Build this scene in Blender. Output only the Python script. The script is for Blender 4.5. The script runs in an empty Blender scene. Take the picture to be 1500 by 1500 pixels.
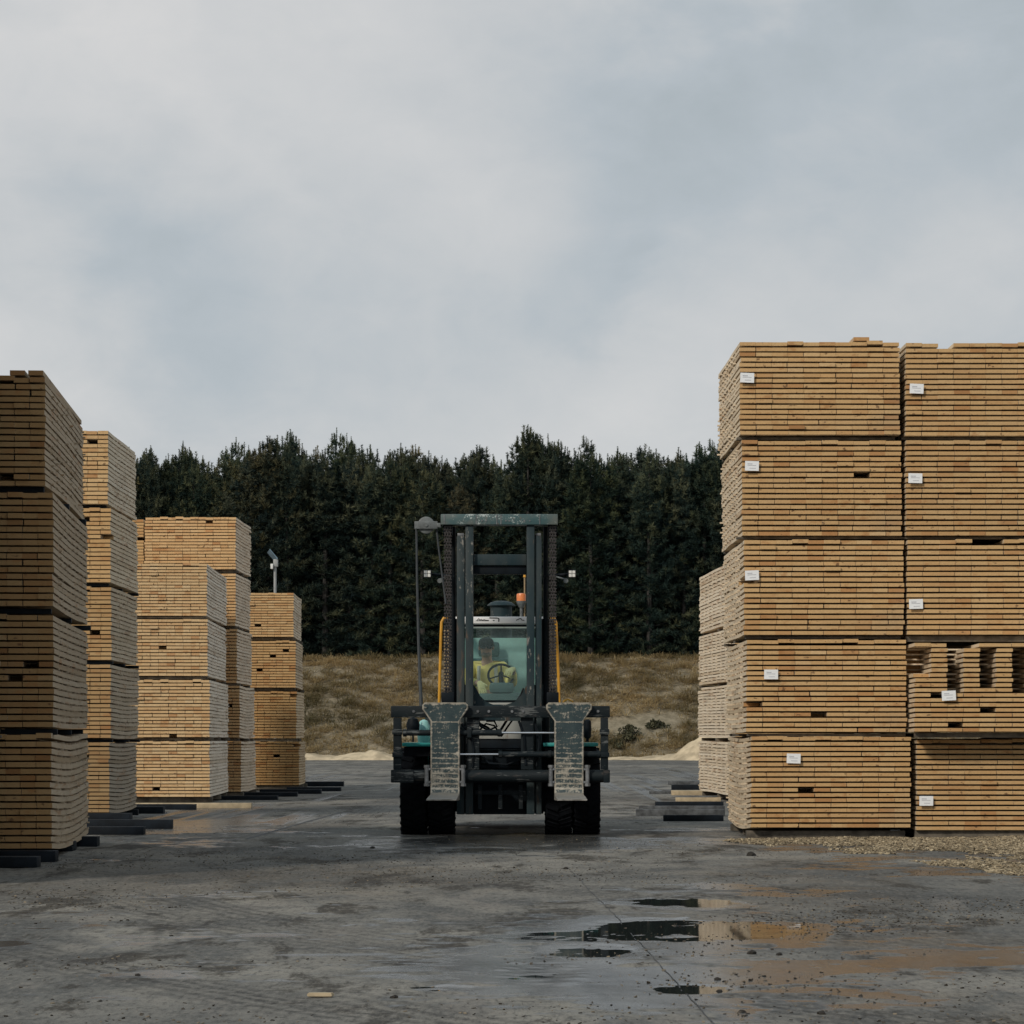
import bpy, bmesh, math, random
import numpy as np
from mathutils import Vector, Matrix, noise as mnoise

R = math.radians
SC = bpy.context.scene
COL = SC.collection
F = 4000.0          # focal length in photo pixels
CAMZ = 1.22
HOR = 1080.0

def PX(px, d): return (px - 750.0) * d / F
def PZ(py, d): return CAMZ + (HOR - py) * d / F
def GD(py): return CAMZ * F / (py - HOR)          # ground distance of a pixel row

# ------------------------------------------------------------------ node helper
def node(nt, typ, props=None, **ins):
    n = nt.nodes.new(typ)
    for k, v in (props or {}).items():
        setattr(n, k, v)
    for k, v in ins.items():
        key = int(k[1:]) if k[0] == 'i' and k[1:].isdigit() else k.replace('_', ' ')
        s = n.inputs[key]
        if isinstance(v, bpy.types.NodeSocket):
            nt.links.new(v, s)
        else:
            if s.type == 'RGBA' and not isinstance(v, float) and len(v) == 3:
                v = (*v, 1.0)
            s.default_value = v
    return n

def new_mat(name):
    m = bpy.data.materials.new(name)
    m.use_nodes = True
    nt = m.node_tree
    nt.nodes.clear()
    out = nt.nodes.new('ShaderNodeOutputMaterial')
    return m, nt, out

def noise_(nt, vec, scale, detail=4.0, rough=0.55, dist=0.0):
    return node(nt, 'ShaderNodeTexNoise', None, Vector=vec, Scale=float(scale), Detail=float(detail), Roughness=float(rough), Distortion=float(dist)).outputs[0]

def ramp_(nt, fac, lo, hi, a=0.0, b=1.0):
    return node(nt, 'ShaderNodeMapRange', {'interpolation_type': 'SMOOTHSTEP'}, Value=fac, i1=float(lo), i2=float(hi), i3=float(a), i4=float(b)).outputs[0]

def mix_(nt, fac, a, b, blend='MIX'):
    n = node(nt, 'ShaderNodeMix', {'data_type': 'RGBA', 'blend_type': blend}, i0=fac, i6=a, i7=b)
    return n.outputs[2]

def math_(nt, op, a, b=0.0, c=None):
    ins = dict(i0=a, i1=b)
    if c is not None: ins['i2'] = c
    return node(nt, 'ShaderNodeMath', {'operation': op}, **ins).outputs[0]

def scale_(nt, vec, s):
    return node(nt, 'ShaderNodeMapping', None, Vector=vec, Scale=s).outputs[0]

def objco(nt): return nt.nodes.new('ShaderNodeTexCoord').outputs['Object']

def bump_(nt, h, strength=0.3, dist=0.01):
    return node(nt, 'ShaderNodeBump', None, Height=h, Strength=float(strength), Distance=float(dist)).outputs[0]

def simple(name, col, rough=0.6, metal=0.0, var=0.15, scale=6.0, spec=0.5):
    m, nt, out = new_mat(name)
    co = objco(nt)
    n = noise_(nt, co, scale, 5, 0.6)
    f = ramp_(nt, n, 0.3, 0.7)
    d = tuple(c * (1 - var) for c in col); l = tuple(min(1, c * (1 + var)) for c in col)
    c = mix_(nt, f, d, l)
    b = node(nt, 'ShaderNodeBsdfPrincipled', None, Base_Color=c, Roughness=float(rough), Metallic=float(metal), Specular_IOR_Level=float(spec))
    nt.links.new(b.outputs[0], out.inputs[0])
    return m

def worn(name, col, chip, amount=0.5, rough=0.5, scale=5.0, rust=(0.16, 0.09, 0.05), streak=(1, 1, 0.25), dust=0.3, fst=(1, 1, 1), spec=0.4):
    """paint with dust film, scuffs and chips of its own"""
    m, nt, out = new_mat(name)
    co = objco(nt)
    st = scale_(nt, co, streak)
    big = ramp_(nt, noise_(nt, st, scale, 6, 0.65), 0.42, 0.72)
    fine = noise_(nt, scale_(nt, co, fst), scale * 9, 5, 0.7)
    chipm = ramp_(nt, math_(nt, 'ADD', math_(nt, 'MULTIPLY', big, 0.22), fine), 0.74 - 0.16 * amount, 0.80 - 0.12 * amount)
    dustm = math_(nt, 'MULTIPLY', ramp_(nt, noise_(nt, st, scale * 0.7, 4, 0.6), 0.35, 0.75), dust)
    c = mix_(nt, dustm, col, (0.17, 0.15, 0.125))
    r = ramp_(nt, noise_(nt, st, scale * 2.3, 5, 0.6), 0.60, 0.72, 0, 0.7)
    c = mix_(nt, r, c, rust)
    c = mix_(nt, chipm, c, chip)
    rg = node(nt, 'ShaderNodeMapRange', None, Value=fine, i1=0.3, i2=0.7, i3=rough - 0.1, i4=rough + 0.2).outputs[0]
    b = node(nt, 'ShaderNodeBsdfPrincipled', None, Base_Color=c, Roughness=rg, Specular_IOR_Level=float(spec), Normal=bump_(nt, fine, 0.15, 0.004))
    nt.links.new(b.outputs[0], out.inputs[0])
    return m

# ------------------------------------------------------------------ materials
def wood_material():
    m, nt, out = new_mat('sawn_pine')
    at = node(nt, 'ShaderNodeAttribute', {'attribute_name': 'tint'}).outputs['Fac']
    en = node(nt, 'ShaderNodeAttribute', {'attribute_name': 'endgrain'}).outputs['Fac']
    co = objco(nt)
    rp = nt.nodes.new('ShaderNodeValToRGB')
    nt.links.new(at, rp.inputs[0])
    e = rp.color_ramp.elements
    e[0].position = 0.0; e[0].color = (0.31, 0.145, 0.055, 1)
    e[1].position = 1.0; e[1].color = (0.66, 0.455, 0.245, 1)
    for p, c in ((0.14, (0.44, 0.225, 0.090)), (0.42, (0.53, 0.325, 0.145)), (0.75, (0.575, 0.375, 0.180))):
        q = e.new(p); q.color = (*c, 1)
    rp2 = nt.nodes.new('ShaderNodeValToRGB')
    nt.links.new(at, rp2.inputs[0])
    e = rp2.color_ramp.elements
    e[0].position = 0.0; e[0].color = (0.50, 0.37, 0.23, 1)
    e[1].position = 1.0; e[1].color = (0.76, 0.64, 0.48, 1)
    q = e.new(0.4); q.color = (0.66, 0.53, 0.375, 1)
    c = mix_(nt, en, rp2.outputs[0], rp.outputs[0])
    oi = nt.nodes.new('ShaderNodeObjectInfo')
    c = mix_(nt, 1.0, c, oi.outputs['Color'], 'MULTIPLY')
    off = node(nt, 'ShaderNodeVectorMath', {'operation': 'ADD'}, i0=co, i1=node(nt, 'ShaderNodeCombineXYZ', None, i0=math_(nt, 'MULTIPLY', at, 37.0), i1=math_(nt, 'MULTIPLY', at, 91.0), i2=math_(nt, 'MULTIPLY', oi.outputs['Random'], 20.0)).outputs[0]).outputs[0]
    grain = noise_(nt, scale_(nt, off, (45, 1.6, 60)), 1.0, 4, 0.6)
    c = mix_(nt, ramp_(nt, grain, 0.35, 0.75, 0, 0.30), c, (0.24, 0.15, 0.07))
    sm = noise_(nt, scale_(nt, off, (5, 1.2, 9)), 1.0, 4, 0.6)
    c = mix_(nt, ramp_(nt, sm, 0.56, 0.70, 0, 0.55), c, (0.33, 0.145, 0.05))
    kn = noise_(nt, scale_(nt, off, (14, 5, 22)), 1.0, 2, 0.5)
    c = mix_(nt, ramp_(nt, kn, 0.67, 0.72, 0, 0.8), c, (0.12, 0.06, 0.03))
    wx = noise_(nt, scale_(nt, co, (0.9, 0.9, 1.6)), 1.0, 4, 0.6)
    c = mix_(nt, ramp_(nt, wx, 0.50, 0.75, 0, 0.28), c, (0.30, 0.24, 0.17))
    b = node(nt, 'ShaderNodeBsdfPrincipled', None, Base_Color=c, Roughness=0.82, Specular_IOR_Level=0.25, Normal=bump_(nt, grain, 0.25, 0.004))
    nt.links.new(b.outputs[0], out.inputs[0])
    return m

def ground_material():
    m, nt, out = new_mat('wet_packed_yard')
    co = objco(nt)
    big = noise_(nt, scale_(nt, co, (0.16, 0.10, 1)), 1.0, 5, 0.6, 0.6)
    mid = noise_(nt, scale_(nt, co, (0.55, 0.30, 1)), 1.0, 6, 0.62, 0.4)
    mid2 = noise_(nt, scale_(nt, co, (1.5, 0.8, 1)), 1.0, 6, 0.68, 0.3)
    strk = noise_(nt, scale_(nt, co, (1.3, 0.42, 1)), 1.0, 9, 0.74, 0.3)
    fine = noise_(nt, co, 9.0, 6, 0.72)
    grit = noise_(nt, co, 55.0, 3, 0.7)
    grain = noise_(nt, scale_(nt, co, (26, 5.5, 1)), 1.0, 6, 0.75)
    damp = node(nt, 'ShaderNodeAttribute', {'attribute_name': 'damp'}).outputs['Fac']
    track = node(nt, 'ShaderNodeAttribute', {'attribute_name': 'track'}).outputs['Fac']
    brown = node(nt, 'ShaderNodeAttribute', {'attribute_name': 'brown'}).outputs['Fac']
    c = mix_(nt, ramp_(nt, mid, 0.36, 0.66), (0.098, 0.097, 0.092), (0.176, 0.166, 0.147))
    silt = math_(nt, 'MULTIPLY', ramp_(nt, big, 0.42, 0.58), ramp_(nt, mid2, 0.38, 0.60))
    c = mix_(nt, math_(nt, 'MULTIPLY', silt, 0.8), c, (0.29, 0.265, 0.225))
    c = mix_(nt, math_(nt, 'MULTIPLY', brown, ramp_(nt, mid2, 0.38, 0.60, 0.20, 0.80)), c, (0.135, 0.102, 0.068))
    c = mix_(nt, ramp_(nt, strk, 0.52, 0.60, 0, 0.85), c, (0.044, 0.037, 0.029))
    c = mix_(nt, ramp_(nt, strk, 0.455, 0.37, 0, 0.55), c, (0.225, 0.200, 0.172))
    c = mix_(nt, math_(nt, 'MULTIPLY', track, ramp_(nt, fine, 0.30, 0.6, 0.35, 0.85)), c, (0.045, 0.043, 0.042))
    c = mix_(nt, ramp_(nt, grit, 0.56, 0.68, 0, 0.6), c, (0.028, 0.027, 0.026))
    c = mix_(nt, ramp_(nt, grit, 0.42, 0.30, 0, 0.4), c, (0.23, 0.21, 0.185))
    c = mix_(nt, ramp_(nt, fine, 0.52, 0.66, 0, 0.55), c, (0.042, 0.040, 0.038))
    c = mix_(nt, ramp_(nt, grain, 0.50, 0.66, 0, 0.62), c, (0.046, 0.043, 0.040))
    c = mix_(nt, ramp_(nt, grain, 0.48, 0.34, 0, 0.45), c, (0.25, 0.225, 0.195))
    dv = math_(nt, 'ADD', damp, math_(nt, 'ADD', math_(nt, 'MULTIPLY', math_(nt, 'SUBTRACT', fine, 0.5), 0.55), math_(nt, 'MULTIPLY', math_(nt, 'SUBTRACT', mid2, 0.5), 0.5)))
    wetf = ramp_(nt, dv, 0.34, 0.92)
    wetc = mix_(nt, brown, (0.038, 0.042, 0.044), (0.060, 0.052, 0.041))
    c = mix_(nt, math_(nt, 'MULTIPLY', wetf, 0.66), c, wetc)
    rough = node(nt, 'ShaderNodeMapRange', None, Value=wetf, i1=0.0, i2=1.0, i3=0.85, i4=0.21).outputs[0]
    rough = math_(nt, 'ADD', rough, math_(nt, 'MULTIPLY', math_(nt, 'SUBTRACT', mid2, 0.45), 0.35))
    h = math_(nt, 'ADD', math_(nt, 'MULTIPLY', fine, 0.6), math_(nt, 'MULTIPLY', grit, 0.4))
    h = math_(nt, 'MULTIPLY', h, math_(nt, 'SUBTRACT', 1.0, math_(nt, 'MULTIPLY', wetf, 0.93)))
    spec = node(nt, 'ShaderNodeMapRange', None, Value=wetf, i1=0.0, i2=1.0, i3=0.10, i4=0.45).outputs[0]
    b = node(nt, 'ShaderNodeBsdfPrincipled', None, Base_Color=c, Roughness=rough, Specular_IOR_Level=spec, Normal=bump_(nt, h, 0.7, 0.018))
    nt.links.new(b.outputs[0], out.inputs[0])
    return m

def attr_mat(name, c0, c1, c2, rough=0.8, transl=0.0, attr='tint'):
    m, nt, out = new_mat(name)
    at = node(nt, 'ShaderNodeAttribute', {'attribute_name': attr}).outputs['Fac']
    rp = nt.nodes.new('ShaderNodeValToRGB'); nt.links.new(at, rp.inputs[0])
    e = rp.color_ramp.elements
    e[0].color = (*c0, 1); e[1].color = (*c2, 1); q = e.new(0.5); q.color = (*c1, 1)
    oi = nt.nodes.new('ShaderNodeObjectInfo')
    c = mix_(nt, 1.0, rp.outputs[0], oi.outputs['Color'], 'MULTIPLY')
    b = node(nt, 'ShaderNodeBsdfPrincipled', None, Base_Color=c, Roughness=float(rough), Specular_IOR_Level=0.2)
    sh = b.outputs[0]
    if transl:
        t = node(nt, 'ShaderNodeBsdfTranslucent', None, Color=c)
        sh = node(nt, 'ShaderNodeMixShader', None, i0=float(transl), i1=sh, i2=t.outputs[0]).outputs[0]
    nt.links.new(sh, out.inputs[0])
    return m

def hill_material():
    m, nt, out = new_mat('bank_soil')
    co = objco(nt)
    a = noise_(nt, co, 0.35, 6, 0.6, 0.5)
    b_ = noise_(nt, co, 2.2, 6, 0.7)
    c = mix_(nt, ramp_(nt, b_, 0.3, 0.7), (0.16, 0.135, 0.09), (0.29, 0.245, 0.175))
    c = mix_(nt, ramp_(nt, a, 0.54, 0.68, 0, 0.6), c, (0.26, 0.225, 0.17))
    b = node(nt, 'ShaderNodeBsdfPrincipled', None, Base_Color=c, Roughness=0.9, Specular_IOR_Level=0.15, Normal=bump_(nt, b_, 0.8, 0.15))
    nt.links.new(b.outputs[0], out.inputs[0])
    return m

def glass_material(name, tint, film, filmamt):
    m, nt, out = new_mat(name)
    co = objco(nt)
    tr = node(nt, 'ShaderNodeBsdfTransparent', None, Color=tint)
    gl = node(nt, 'ShaderNodeBsdfGlossy', None, Color=(0.9, 0.95, 0.95), Roughness=0.03)
    fr = math_(nt, 'MULTIPLY', node(nt, 'ShaderNodeFresnel', None, IOR=1.45).outputs[0], 0.6)
    s = node(nt, 'ShaderNodeMixShader', None, i0=fr, i1=tr.outputs[0], i2=gl.outputs[0]).outputs[0]
    df = node(nt, 'ShaderNodeBsdfDiffuse', None, Color=film)  # diffuse veil: teal reflection haze put in as colour, along with dirt
    fa = ramp_(nt, noise_(nt, co, 3.0, 4, 0.6), 0.25, 0.75, filmamt * 0.8, filmamt * 1.2)
    s = node(nt, 'ShaderNodeMixShader', None, i0=fa, i1=s, i2=df.outputs[0]).outputs[0]
    nt.links.new(s, out.inputs[0])
    return m

def fork_material():
    m, nt, out = new_mat('scuffed_fork_steel')
    co = objco(nt)
    sx = nt.nodes.new('ShaderNodeSeparateXYZ'); nt.links.new(co, sx.inputs[0])
    ax = math_(nt, 'ABSOLUTE', sx.outputs[0])
    z = sx.outputs[2]
    fine = noise_(nt, co, 42.0, 5, 0.7)
    mid = noise_(nt, scale_(nt, co, (9, 9, 22)), 1.0, 5, 0.65)
    big = noise_(nt, co, 5.0, 4, 0.6)
    # worn rows across the heel face, most towards the bottom
    wob = math_(nt, 'MULTIPLY', math_(nt, 'SUBTRACT', big, 0.5), 0.03)
    w = math_(nt, 'SINE', math_(nt, 'MULTIPLY', math_(nt, 'ADD', z, wob), 6.283 / 0.062))
    rows = ramp_(nt, w, 0.35, 0.95)
    low = ramp_(nt, z, 0.85, 0.15)                      # object z runs up from the tine
    scrape = math_(nt, 'MULTIPLY', rows, math_(nt, 'ADD', math_(nt, 'MULTIPLY', low, 0.8), 0.1))
    wz = math_(nt, 'ADD', 0.179, math_(nt, 'MULTIPLY', node(nt, 'ShaderNodeMapRange', None, Value=z, i1=0.97, i2=1.12, i3=0.0, i4=1.0).outputs[0], 0.101))
    ed = math_(nt, 'SUBTRACT', wz, ax)
    edge = math_(nt, 'MULTIPLY', ramp_(nt, ed, 0.030, 0.004), 0.20)
    lip = math_(nt, 'MULTIPLY', ramp_(nt, z, 1.150, 1.185), 0.16)
    band = math_(nt, 'MULTIPLY', ramp_(nt, math_(nt, 'ABSOLUTE', math_(nt, 'SUBTRACT', z, 0.955)), 0.014, 0.0), 0.16)
    edge = math_(nt, 'ADD', edge, math_(nt, 'ADD', lip, band))
    vst = noise_(nt, scale_(nt, co, (30, 30, 3.5)), 1.0, 4, 0.6)
    oi = nt.nodes.new('ShaderNodeObjectInfo')
    patch = ramp_(nt, noise_(nt, node(nt, 'ShaderNodeVectorMath', {'operation': 'ADD'}, i0=co, i1=node(nt, 'ShaderNodeCombineXYZ', None, i0=math_(nt, 'MULTIPLY', oi.outputs['Random'], 30.0), i1=3.0, i2=1.0).outputs[0]).outputs[0], 6.0, 3, 0.6), 0.42, 0.66, 0, 0.07)
    val = math_(nt, 'ADD', math_(nt, 'ADD', math_(nt, 'MULTIPLY', fine, 0.45), math_(nt, 'ADD', math_(nt, 'MULTIPLY', mid, 0.35), math_(nt, 'MULTIPLY', vst, 0.20))), math_(nt, 'ADD', math_(nt, 'MULTIPLY', scrape, 0.20), math_(nt, 'ADD', math_(nt, 'ADD', edge, patch), math_(nt, 'MULTIPLY', low, 0.07))))
    msk = ramp_(nt, val, 0.550, 0.67)
    c = mix_(nt, ramp_(nt, big, 0.35, 0.65), (0.016, 0.034, 0.039), (0.034, 0.056, 0.058))
    dirt = mix_(nt, ramp_(nt, mid, 0.35, 0.7), (0.19, 0.172, 0.14), (0.42, 0.38, 0.31))
    c = mix_(nt, msk, c, dirt)
    bare = ramp_(nt, z, 0.12, 0.04)
    c = mix_(nt, bare, c, mix_(nt, ramp_(nt, mid, 0.4, 0.65), (0.30, 0.28, 0.25), (0.13, 0.12, 0.105)))
    b = node(nt, 'ShaderNodeBsdfPrincipled', None, Base_Color=c, Roughness=0.55, Metallic=0.15, Normal=bump_(nt, val, 0.4, 0.006))
    nt.links.new(b.outputs[0], out.inputs[0])
    return m

def water_material():
    m, nt, out = new_mat('puddle_water')
    co = objco(nt)
    n = noise_(nt, scale_(nt, co, (1, 1, 1)), 9.0, 3, 0.5)
    b = node(nt, 'ShaderNodeBsdfPrincipled', None, Base_Color=(0.020, 0.022, 0.022), Roughness=0.03, IOR=1.33, Normal=bump_(nt, n, 0.02, 0.004))
    nt.links.new(b.outputs[0], out.inputs[0])
    return m

M = {}
M['wood'] = wood_material()
M['ground'] = ground_material()
M['hill'] = hill_material()
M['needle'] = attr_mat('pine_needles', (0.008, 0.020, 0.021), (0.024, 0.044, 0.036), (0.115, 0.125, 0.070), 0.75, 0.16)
M['bark'] = simple('pine_bark', (0.040, 0.036, 0.033), 0.9, var=0.4, scale=3)
M['grass'] = attr_mat('dry_grass', (0.15, 0.130, 0.066), (0.40, 0.305, 0.160), (0.64, 0.50, 0.29), 0.85, 0.4)
M['shrub'] = attr_mat('shrub_leaves', (0.030, 0.036, 0.022), (0.065, 0.065, 0.038), (0.13, 0.115, 0.065), 0.8, 0.15)
M['chips'] = attr_mat('wood_chips', (0.095, 0.076, 0.052), (0.24, 0.188, 0.120), (0.45, 0.36, 0.235), 0.85)
M['clod'] = attr_mat('dark_clods', (0.030, 0.026, 0.022), (0.075, 0.063, 0.050), (0.22, 0.175, 0.12), 0.9)
M['sawdust'] = simple('sawdust', (0.46, 0.37, 0.25), 0.95, var=0.3, scale=1.2, spec=0.1)
M['darkbeam'] = simple('tarred_wet_bearer', (0.006, 0.009, 0.013), 0.7, var=0.5, scale=5, spec=0.2)
M['greybeam'] = simple('weathered_grey_timber', (0.062, 0.064, 0.066), 0.75, var=0.6, scale=7)
M['palebeam'] = simple('pale_bearer', (0.42, 0.33, 0.21), 0.8, var=0.25, scale=5)
M['bearer'] = simple('pack_bearer', (0.12, 0.10, 0.075), 0.85, var=0.5, scale=6)
M['tag'] = simple('white_tag', (0.80, 0.80, 0.80), 0.6, var=0.03)
M['ink'] = simple('tag_ink', (0.5, 0.5, 0.52), 0.7, var=0.1)
M['water'] = water_material()
M['seam'] = simple('joint_seam', (0.030, 0.031, 0.032), 0.7, var=0.4)
TEAL = (0.030, 0.062, 0.068)
M['mast'] = worn('mast_paint', (0.011, 0.027, 0.033), (0.22, 0.205, 0.18), 0.30, 0.55, 4.0, dust=0.22, fst=(1, 1, .35), spec=0.25)
M['beam'] = worn('mast_head_paint', (0.040, 0.090, 0.095), (0.40, 0.44, 0.42), 0.55, 0.5, 6.0, dust=0.55, streak=(1, 1, 1))
M['carriage'] = worn('carriage_paint', (0.005, 0.010, 0.013), (0.105, 0.11, 0.108), 0.60, 0.6, 6.0, streak=(0.3, 1, 1), dust=0.05, spec=0.2, fst=(0.09, 1, 0.8), rust=(0.06, 0.05, 0.045))
M['dark'] = simple('black_metal', (0.004, 0.007, 0.010), 0.6, var=0.4, spec=0.15)
M['chain'] = simple('greased_chain', (0.050, 0.044, 0.042), 0.45, 0.5, var=0.5, scale=25)
M['chainpin'] = simple('chain_pin', (0.075, 0.066, 0.064), 0.45, 0.4, var=0.4, scale=20)
M['rubber'] = simple('tyre_rubber', (0.005, 0.006, 0.008), 0.85, var=0.35, scale=10, spec=0.12)
M['hose'] = simple('hose_rubber', (0.030, 0.036, 0.040), 0.5, var=0.2)
M['grey'] = simple('grey_cast_steel', (0.12, 0.13, 0.13), 0.55, var=0.3, scale=12)
M['steel'] = simple('clamp_steel', (0.16, 0.165, 0.17), 0.45, 0.3, var=0.4, scale=14)
M['chrome'] = simple('chrome_rod', (0.72, 0.72, 0.73), 0.18, 0.9, var=0.05)
M['fender'] = worn('teal_fender', (0.02, 0.33, 0.31), (0.45, 0.48, 0.44), 0.15, 0.45, 4.0, dust=0.25)
M['lightteal'] = simple('pale_teal_lamp_housing', (0.28, 0.55, 0.52), 0.4, var=0.15)
M['white'] = worn('cab_white', (0.80, 0.79, 0.78), (0.40, 0.37, 0.33), 0.1, 0.45, 4.0, dust=0.08)
M['bodygrey'] = worn('body_grey', (0.40, 0.395, 0.365), (0.12, 0.11, 0.10), 0.1, 0.5, 4.0, dust=0.3)
M['tan'] = worn('door_frame_tan', (0.32, 0.235, 0.13), (0.14, 0.11, 0.08), 0.2, 0.55, 5.0)
M['yellow'] = simple('yellow_rail', (0.62, 0.30, 0.025), 0.4, var=0.12)
M['orange'] = simple('beacon_orange', (0.72, 0.22, 0.07), 0.3, var=0.08)
M['lens'] = simple('lamp_lens', (0.72, 0.70, 0.66), 0.15, var=0.05)
M['fork'] = fork_material()
M['glass'] = glass_material('tinted_windscreen', (0.95, 1.0, 0.985), (0.34, 0.62, 0.57), 0.022)
M['glass2'] = glass_material('tinted_cab_glass', (0.98, 1.0, 0.995), (0.3, 0.46, 0.44), 0.01)
M['interior'] = simple('cab_lining', (0.46, 0.74, 0.70), 0.8, var=0.1)  # pale teal lining; the pane's teal reflection is put into its colour
M['seat'] = simple('seat_cloth', (0.07, 0.14, 0.14), 0.9, var=0.15)
M['dash'] = simple('dash_plastic', (0.12, 0.19, 0.19), 0.6, var=0.1)
M['skin'] = simple('skin', (0.52, 0.31, 0.23), 0.55, var=0.08)
M['beard'] = simple('grey_beard', (0.24, 0.19, 0.16), 0.9, var=0.2, scale=30)
M['hivis'] = simple('hivis_yellow', (0.93, 0.74, 0.24), 0.8, var=0.14, scale=9)
M['glove'] = simple('yellow_glove', (0.86, 0.78, 0.40), 0.8, var=0.1)
M['reflective'] = simple('reflective_band', (0.62, 0.60, 0.50), 0.4, var=0.05)
M['trouser'] = simple('navy_trousers', (0.02, 0.028, 0.04), 0.9, var=0.2)
M['cap'] = simple('dark_cap', (0.018, 0.024, 0.026), 0.9, var=0.2)
M['shades'] = simple('dark_glasses', (0.012, 0.012, 0.014), 0.15, var=0.1)
M['galv'] = simple('galvanised_pole', (0.30, 0.30, 0.29), 0.5, 0.2, var=0.12)
M['panel'] = simple('solar_panel', (0.16, 0.23, 0.28), 0.2, 0.2, var=0.2)

# ------------------------------------------------------------------ object helpers
def link(o, parent=None):
    COL.objects.link(o)
    if parent is not None: o.parent = parent
    return o

def tag(o, label=None, cat=None, group=None, kind=None):
    if label: o['label'] = label
    if cat: o['category'] = cat
    if group: o['group'] = group
    if kind: o['kind'] = kind
    return o

def empty(name, loc, rz=0.0):
    o = bpy.data.objects.new(name, None)
    o.empty_display_size = 0.3
    o.location = loc; o.rotation_euler = (0, 0, rz)
    return link(o)

class MB:
    def __init__(s): s.bm = bmesh.new()
    def _m(s, verts, m):
        for v in verts:
            for f in v.link_faces: f.material_index = m
    def box(s, x0, x1, y0, y1, z0, z1, bev=0.0, m=0, mat=None):
        r = bmesh.ops.create_cube(s.bm, size=1.0)
        vs = r['verts']
        for v in vs:
            v.co = Vector((x0 + (v.co.x + .5) * (x1 - x0), y0 + (v.co.y + .5) * (y1 - y0), z0 + (v.co.z + .5) * (z1 - z0)))
        if mat is not None:
            for v in vs: v.co = mat @ v.co
        s._m(vs, m)
        if bev > 0:
            es = list({e for v in vs for e in v.link_edges})
            rr = bmesh.ops.bevel(s.bm, geom=es, offset=bev, segments=2, affect='EDGES', profile=0.6)
            for f in rr['faces']: f.material_index = m
        return s
    def cyl(s, p0, p1, r, seg=14, r2=None, m=0, caps=True):
        p0 = Vector(p0); p1 = Vector(p1); r2 = r if r2 is None else r2
        ax = (p1 - p0).normalized()
        u = ax.orthogonal().normalized(); w = ax.cross(u)
        a = []; b = []
        for i in range(seg):
            t = 2 * math.pi * i / seg
            d = u * math.cos(t) + w * math.sin(t)
            a.append(s.bm.verts.new(p0 + d * r)); b.append(s.bm.verts.new(p1 + d * r2))
        for i in range(seg):
            j = (i + 1) % seg
            s.bm.faces.new((a[i], a[j], b[j], b[i])).material_index = m
        if caps:
            s.bm.faces.new(list(reversed(a))).material_index = m
            s.bm.faces.new(b).material_index = m
        return s
    def tube(s, pts, r, seg=8, m=0):
        pts = [Vector(p) for p in pts]
        rings = []
        u = None
        for i, p in enumerate(pts):
            t = (pts[min(i + 1, len(pts) - 1)] - pts[max(i - 1, 0)]).normalized()
            if u is None: u = t.orthogonal().normalized()
            u = (u - t * u.dot(t)).normalized(); w = t.cross(u)
            rr = r[i] if isinstance(r, (list, tuple)) else r
            rings.append([s.bm.verts.new(p + (u * math.cos(2 * math.pi * k / seg) + w * math.sin(2 * math.pi * k / seg)) * rr) for k in range(seg)])
        for a, b in zip(rings, rings[1:]):
            for k in range(seg):
                j = (k + 1) % seg
                s.bm.faces.new((a[k], a[j], b[j], b[k])).material_index = m
        s.bm.faces.new(list(reversed(rings[0]))).material_index = m
        s.bm.faces.new(rings[-1]).material_index = m
        return s
    def prism(s, pts, y0, y1, m=0, bev=0.0, axis='y'):
        """outline given in x,z (axis y) or y,z (axis x) or x,y (axis z)"""
        def mk(p, t):
            if axis == 'y': return Vector((p[0], t, p[1]))
            if axis == 'x': return Vector((t, p[0], p[1]))
            return Vector((p[0], p[1], t))
        a = [s.bm.verts.new(mk(p, y0)) for p in pts]; b = [s.bm.verts.new(mk(p, y1)) for p in pts]
        n = len(pts); fs = []
        for i in range(n):
            j = (i + 1) % n
            fs.append(s.bm.faces.new((a[i], a[j], b[j], b[i])))
        fs.append(s.bm.faces.new(list(reversed(a)))); fs.append(s.bm.faces.new(b))
        for f in fs: f.material_index = m
        bmesh.ops.recalc_face_normals(s.bm, faces=fs)
        if bev > 0:
            es = list({e for f in fs[-2:] for e in f.edges})
            rr = bmesh.ops.bevel(s.bm, geom=es, offset=bev, segments=2, affect='EDGES')
            for f in rr['faces']: f.material_index = m
        return s
    def lathe(s, prof, org, axis='z', seg=24, m=0):
        """prof: list of (radius, offset along axis)"""
        org = Vector(org); rings = []
        for (r, t) in prof:
            ring = []
            for k in range(seg):
                a = 2 * math.pi * k / seg; c, q = math.cos(a) * r, math.sin(a) * r
                p = {'z': (c, q, t), 'x': (t, c, q), 'y': (c, t, q)}[axis]
                ring.append(s.bm.verts.new(org + Vector(p)))
            rings.append(ring)
        fs = []
        for a, b in zip(rings, rings[1:]):
            for k in range(seg):
                j = (k + 1) % seg
                fs.append(s.bm.faces.new((a[k], a[j], b[j], b[k])))
        fs.append(s.bm.faces.new(list(reversed(rings[0])))); fs.append(s.bm.faces.new(rings[-1]))
        for f in fs: f.material_index = m
        bmesh.ops.recalc_face_normals(s.bm, faces=fs)
        return s
    def build(s, name, mats, parent=None, loc=None, smooth=True):
        me = bpy.data.meshes.new(name)
        s.bm.normal_update()
        s.bm.to_mesh(me); s.bm.free()
        for m in (mats if isinstance(mats, (list, tuple)) else [mats]): me.materials.append(m)
        if smooth and len(me.polygons):
            me.polygons.foreach_set('use_smooth', [True] * len(me.polygons))
            me.set_sharp_from_angle(angle=R(32))
        o = bpy.data.objects.new(name, me)
        if loc is not None: o.location = loc
        return link(o, parent)

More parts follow.
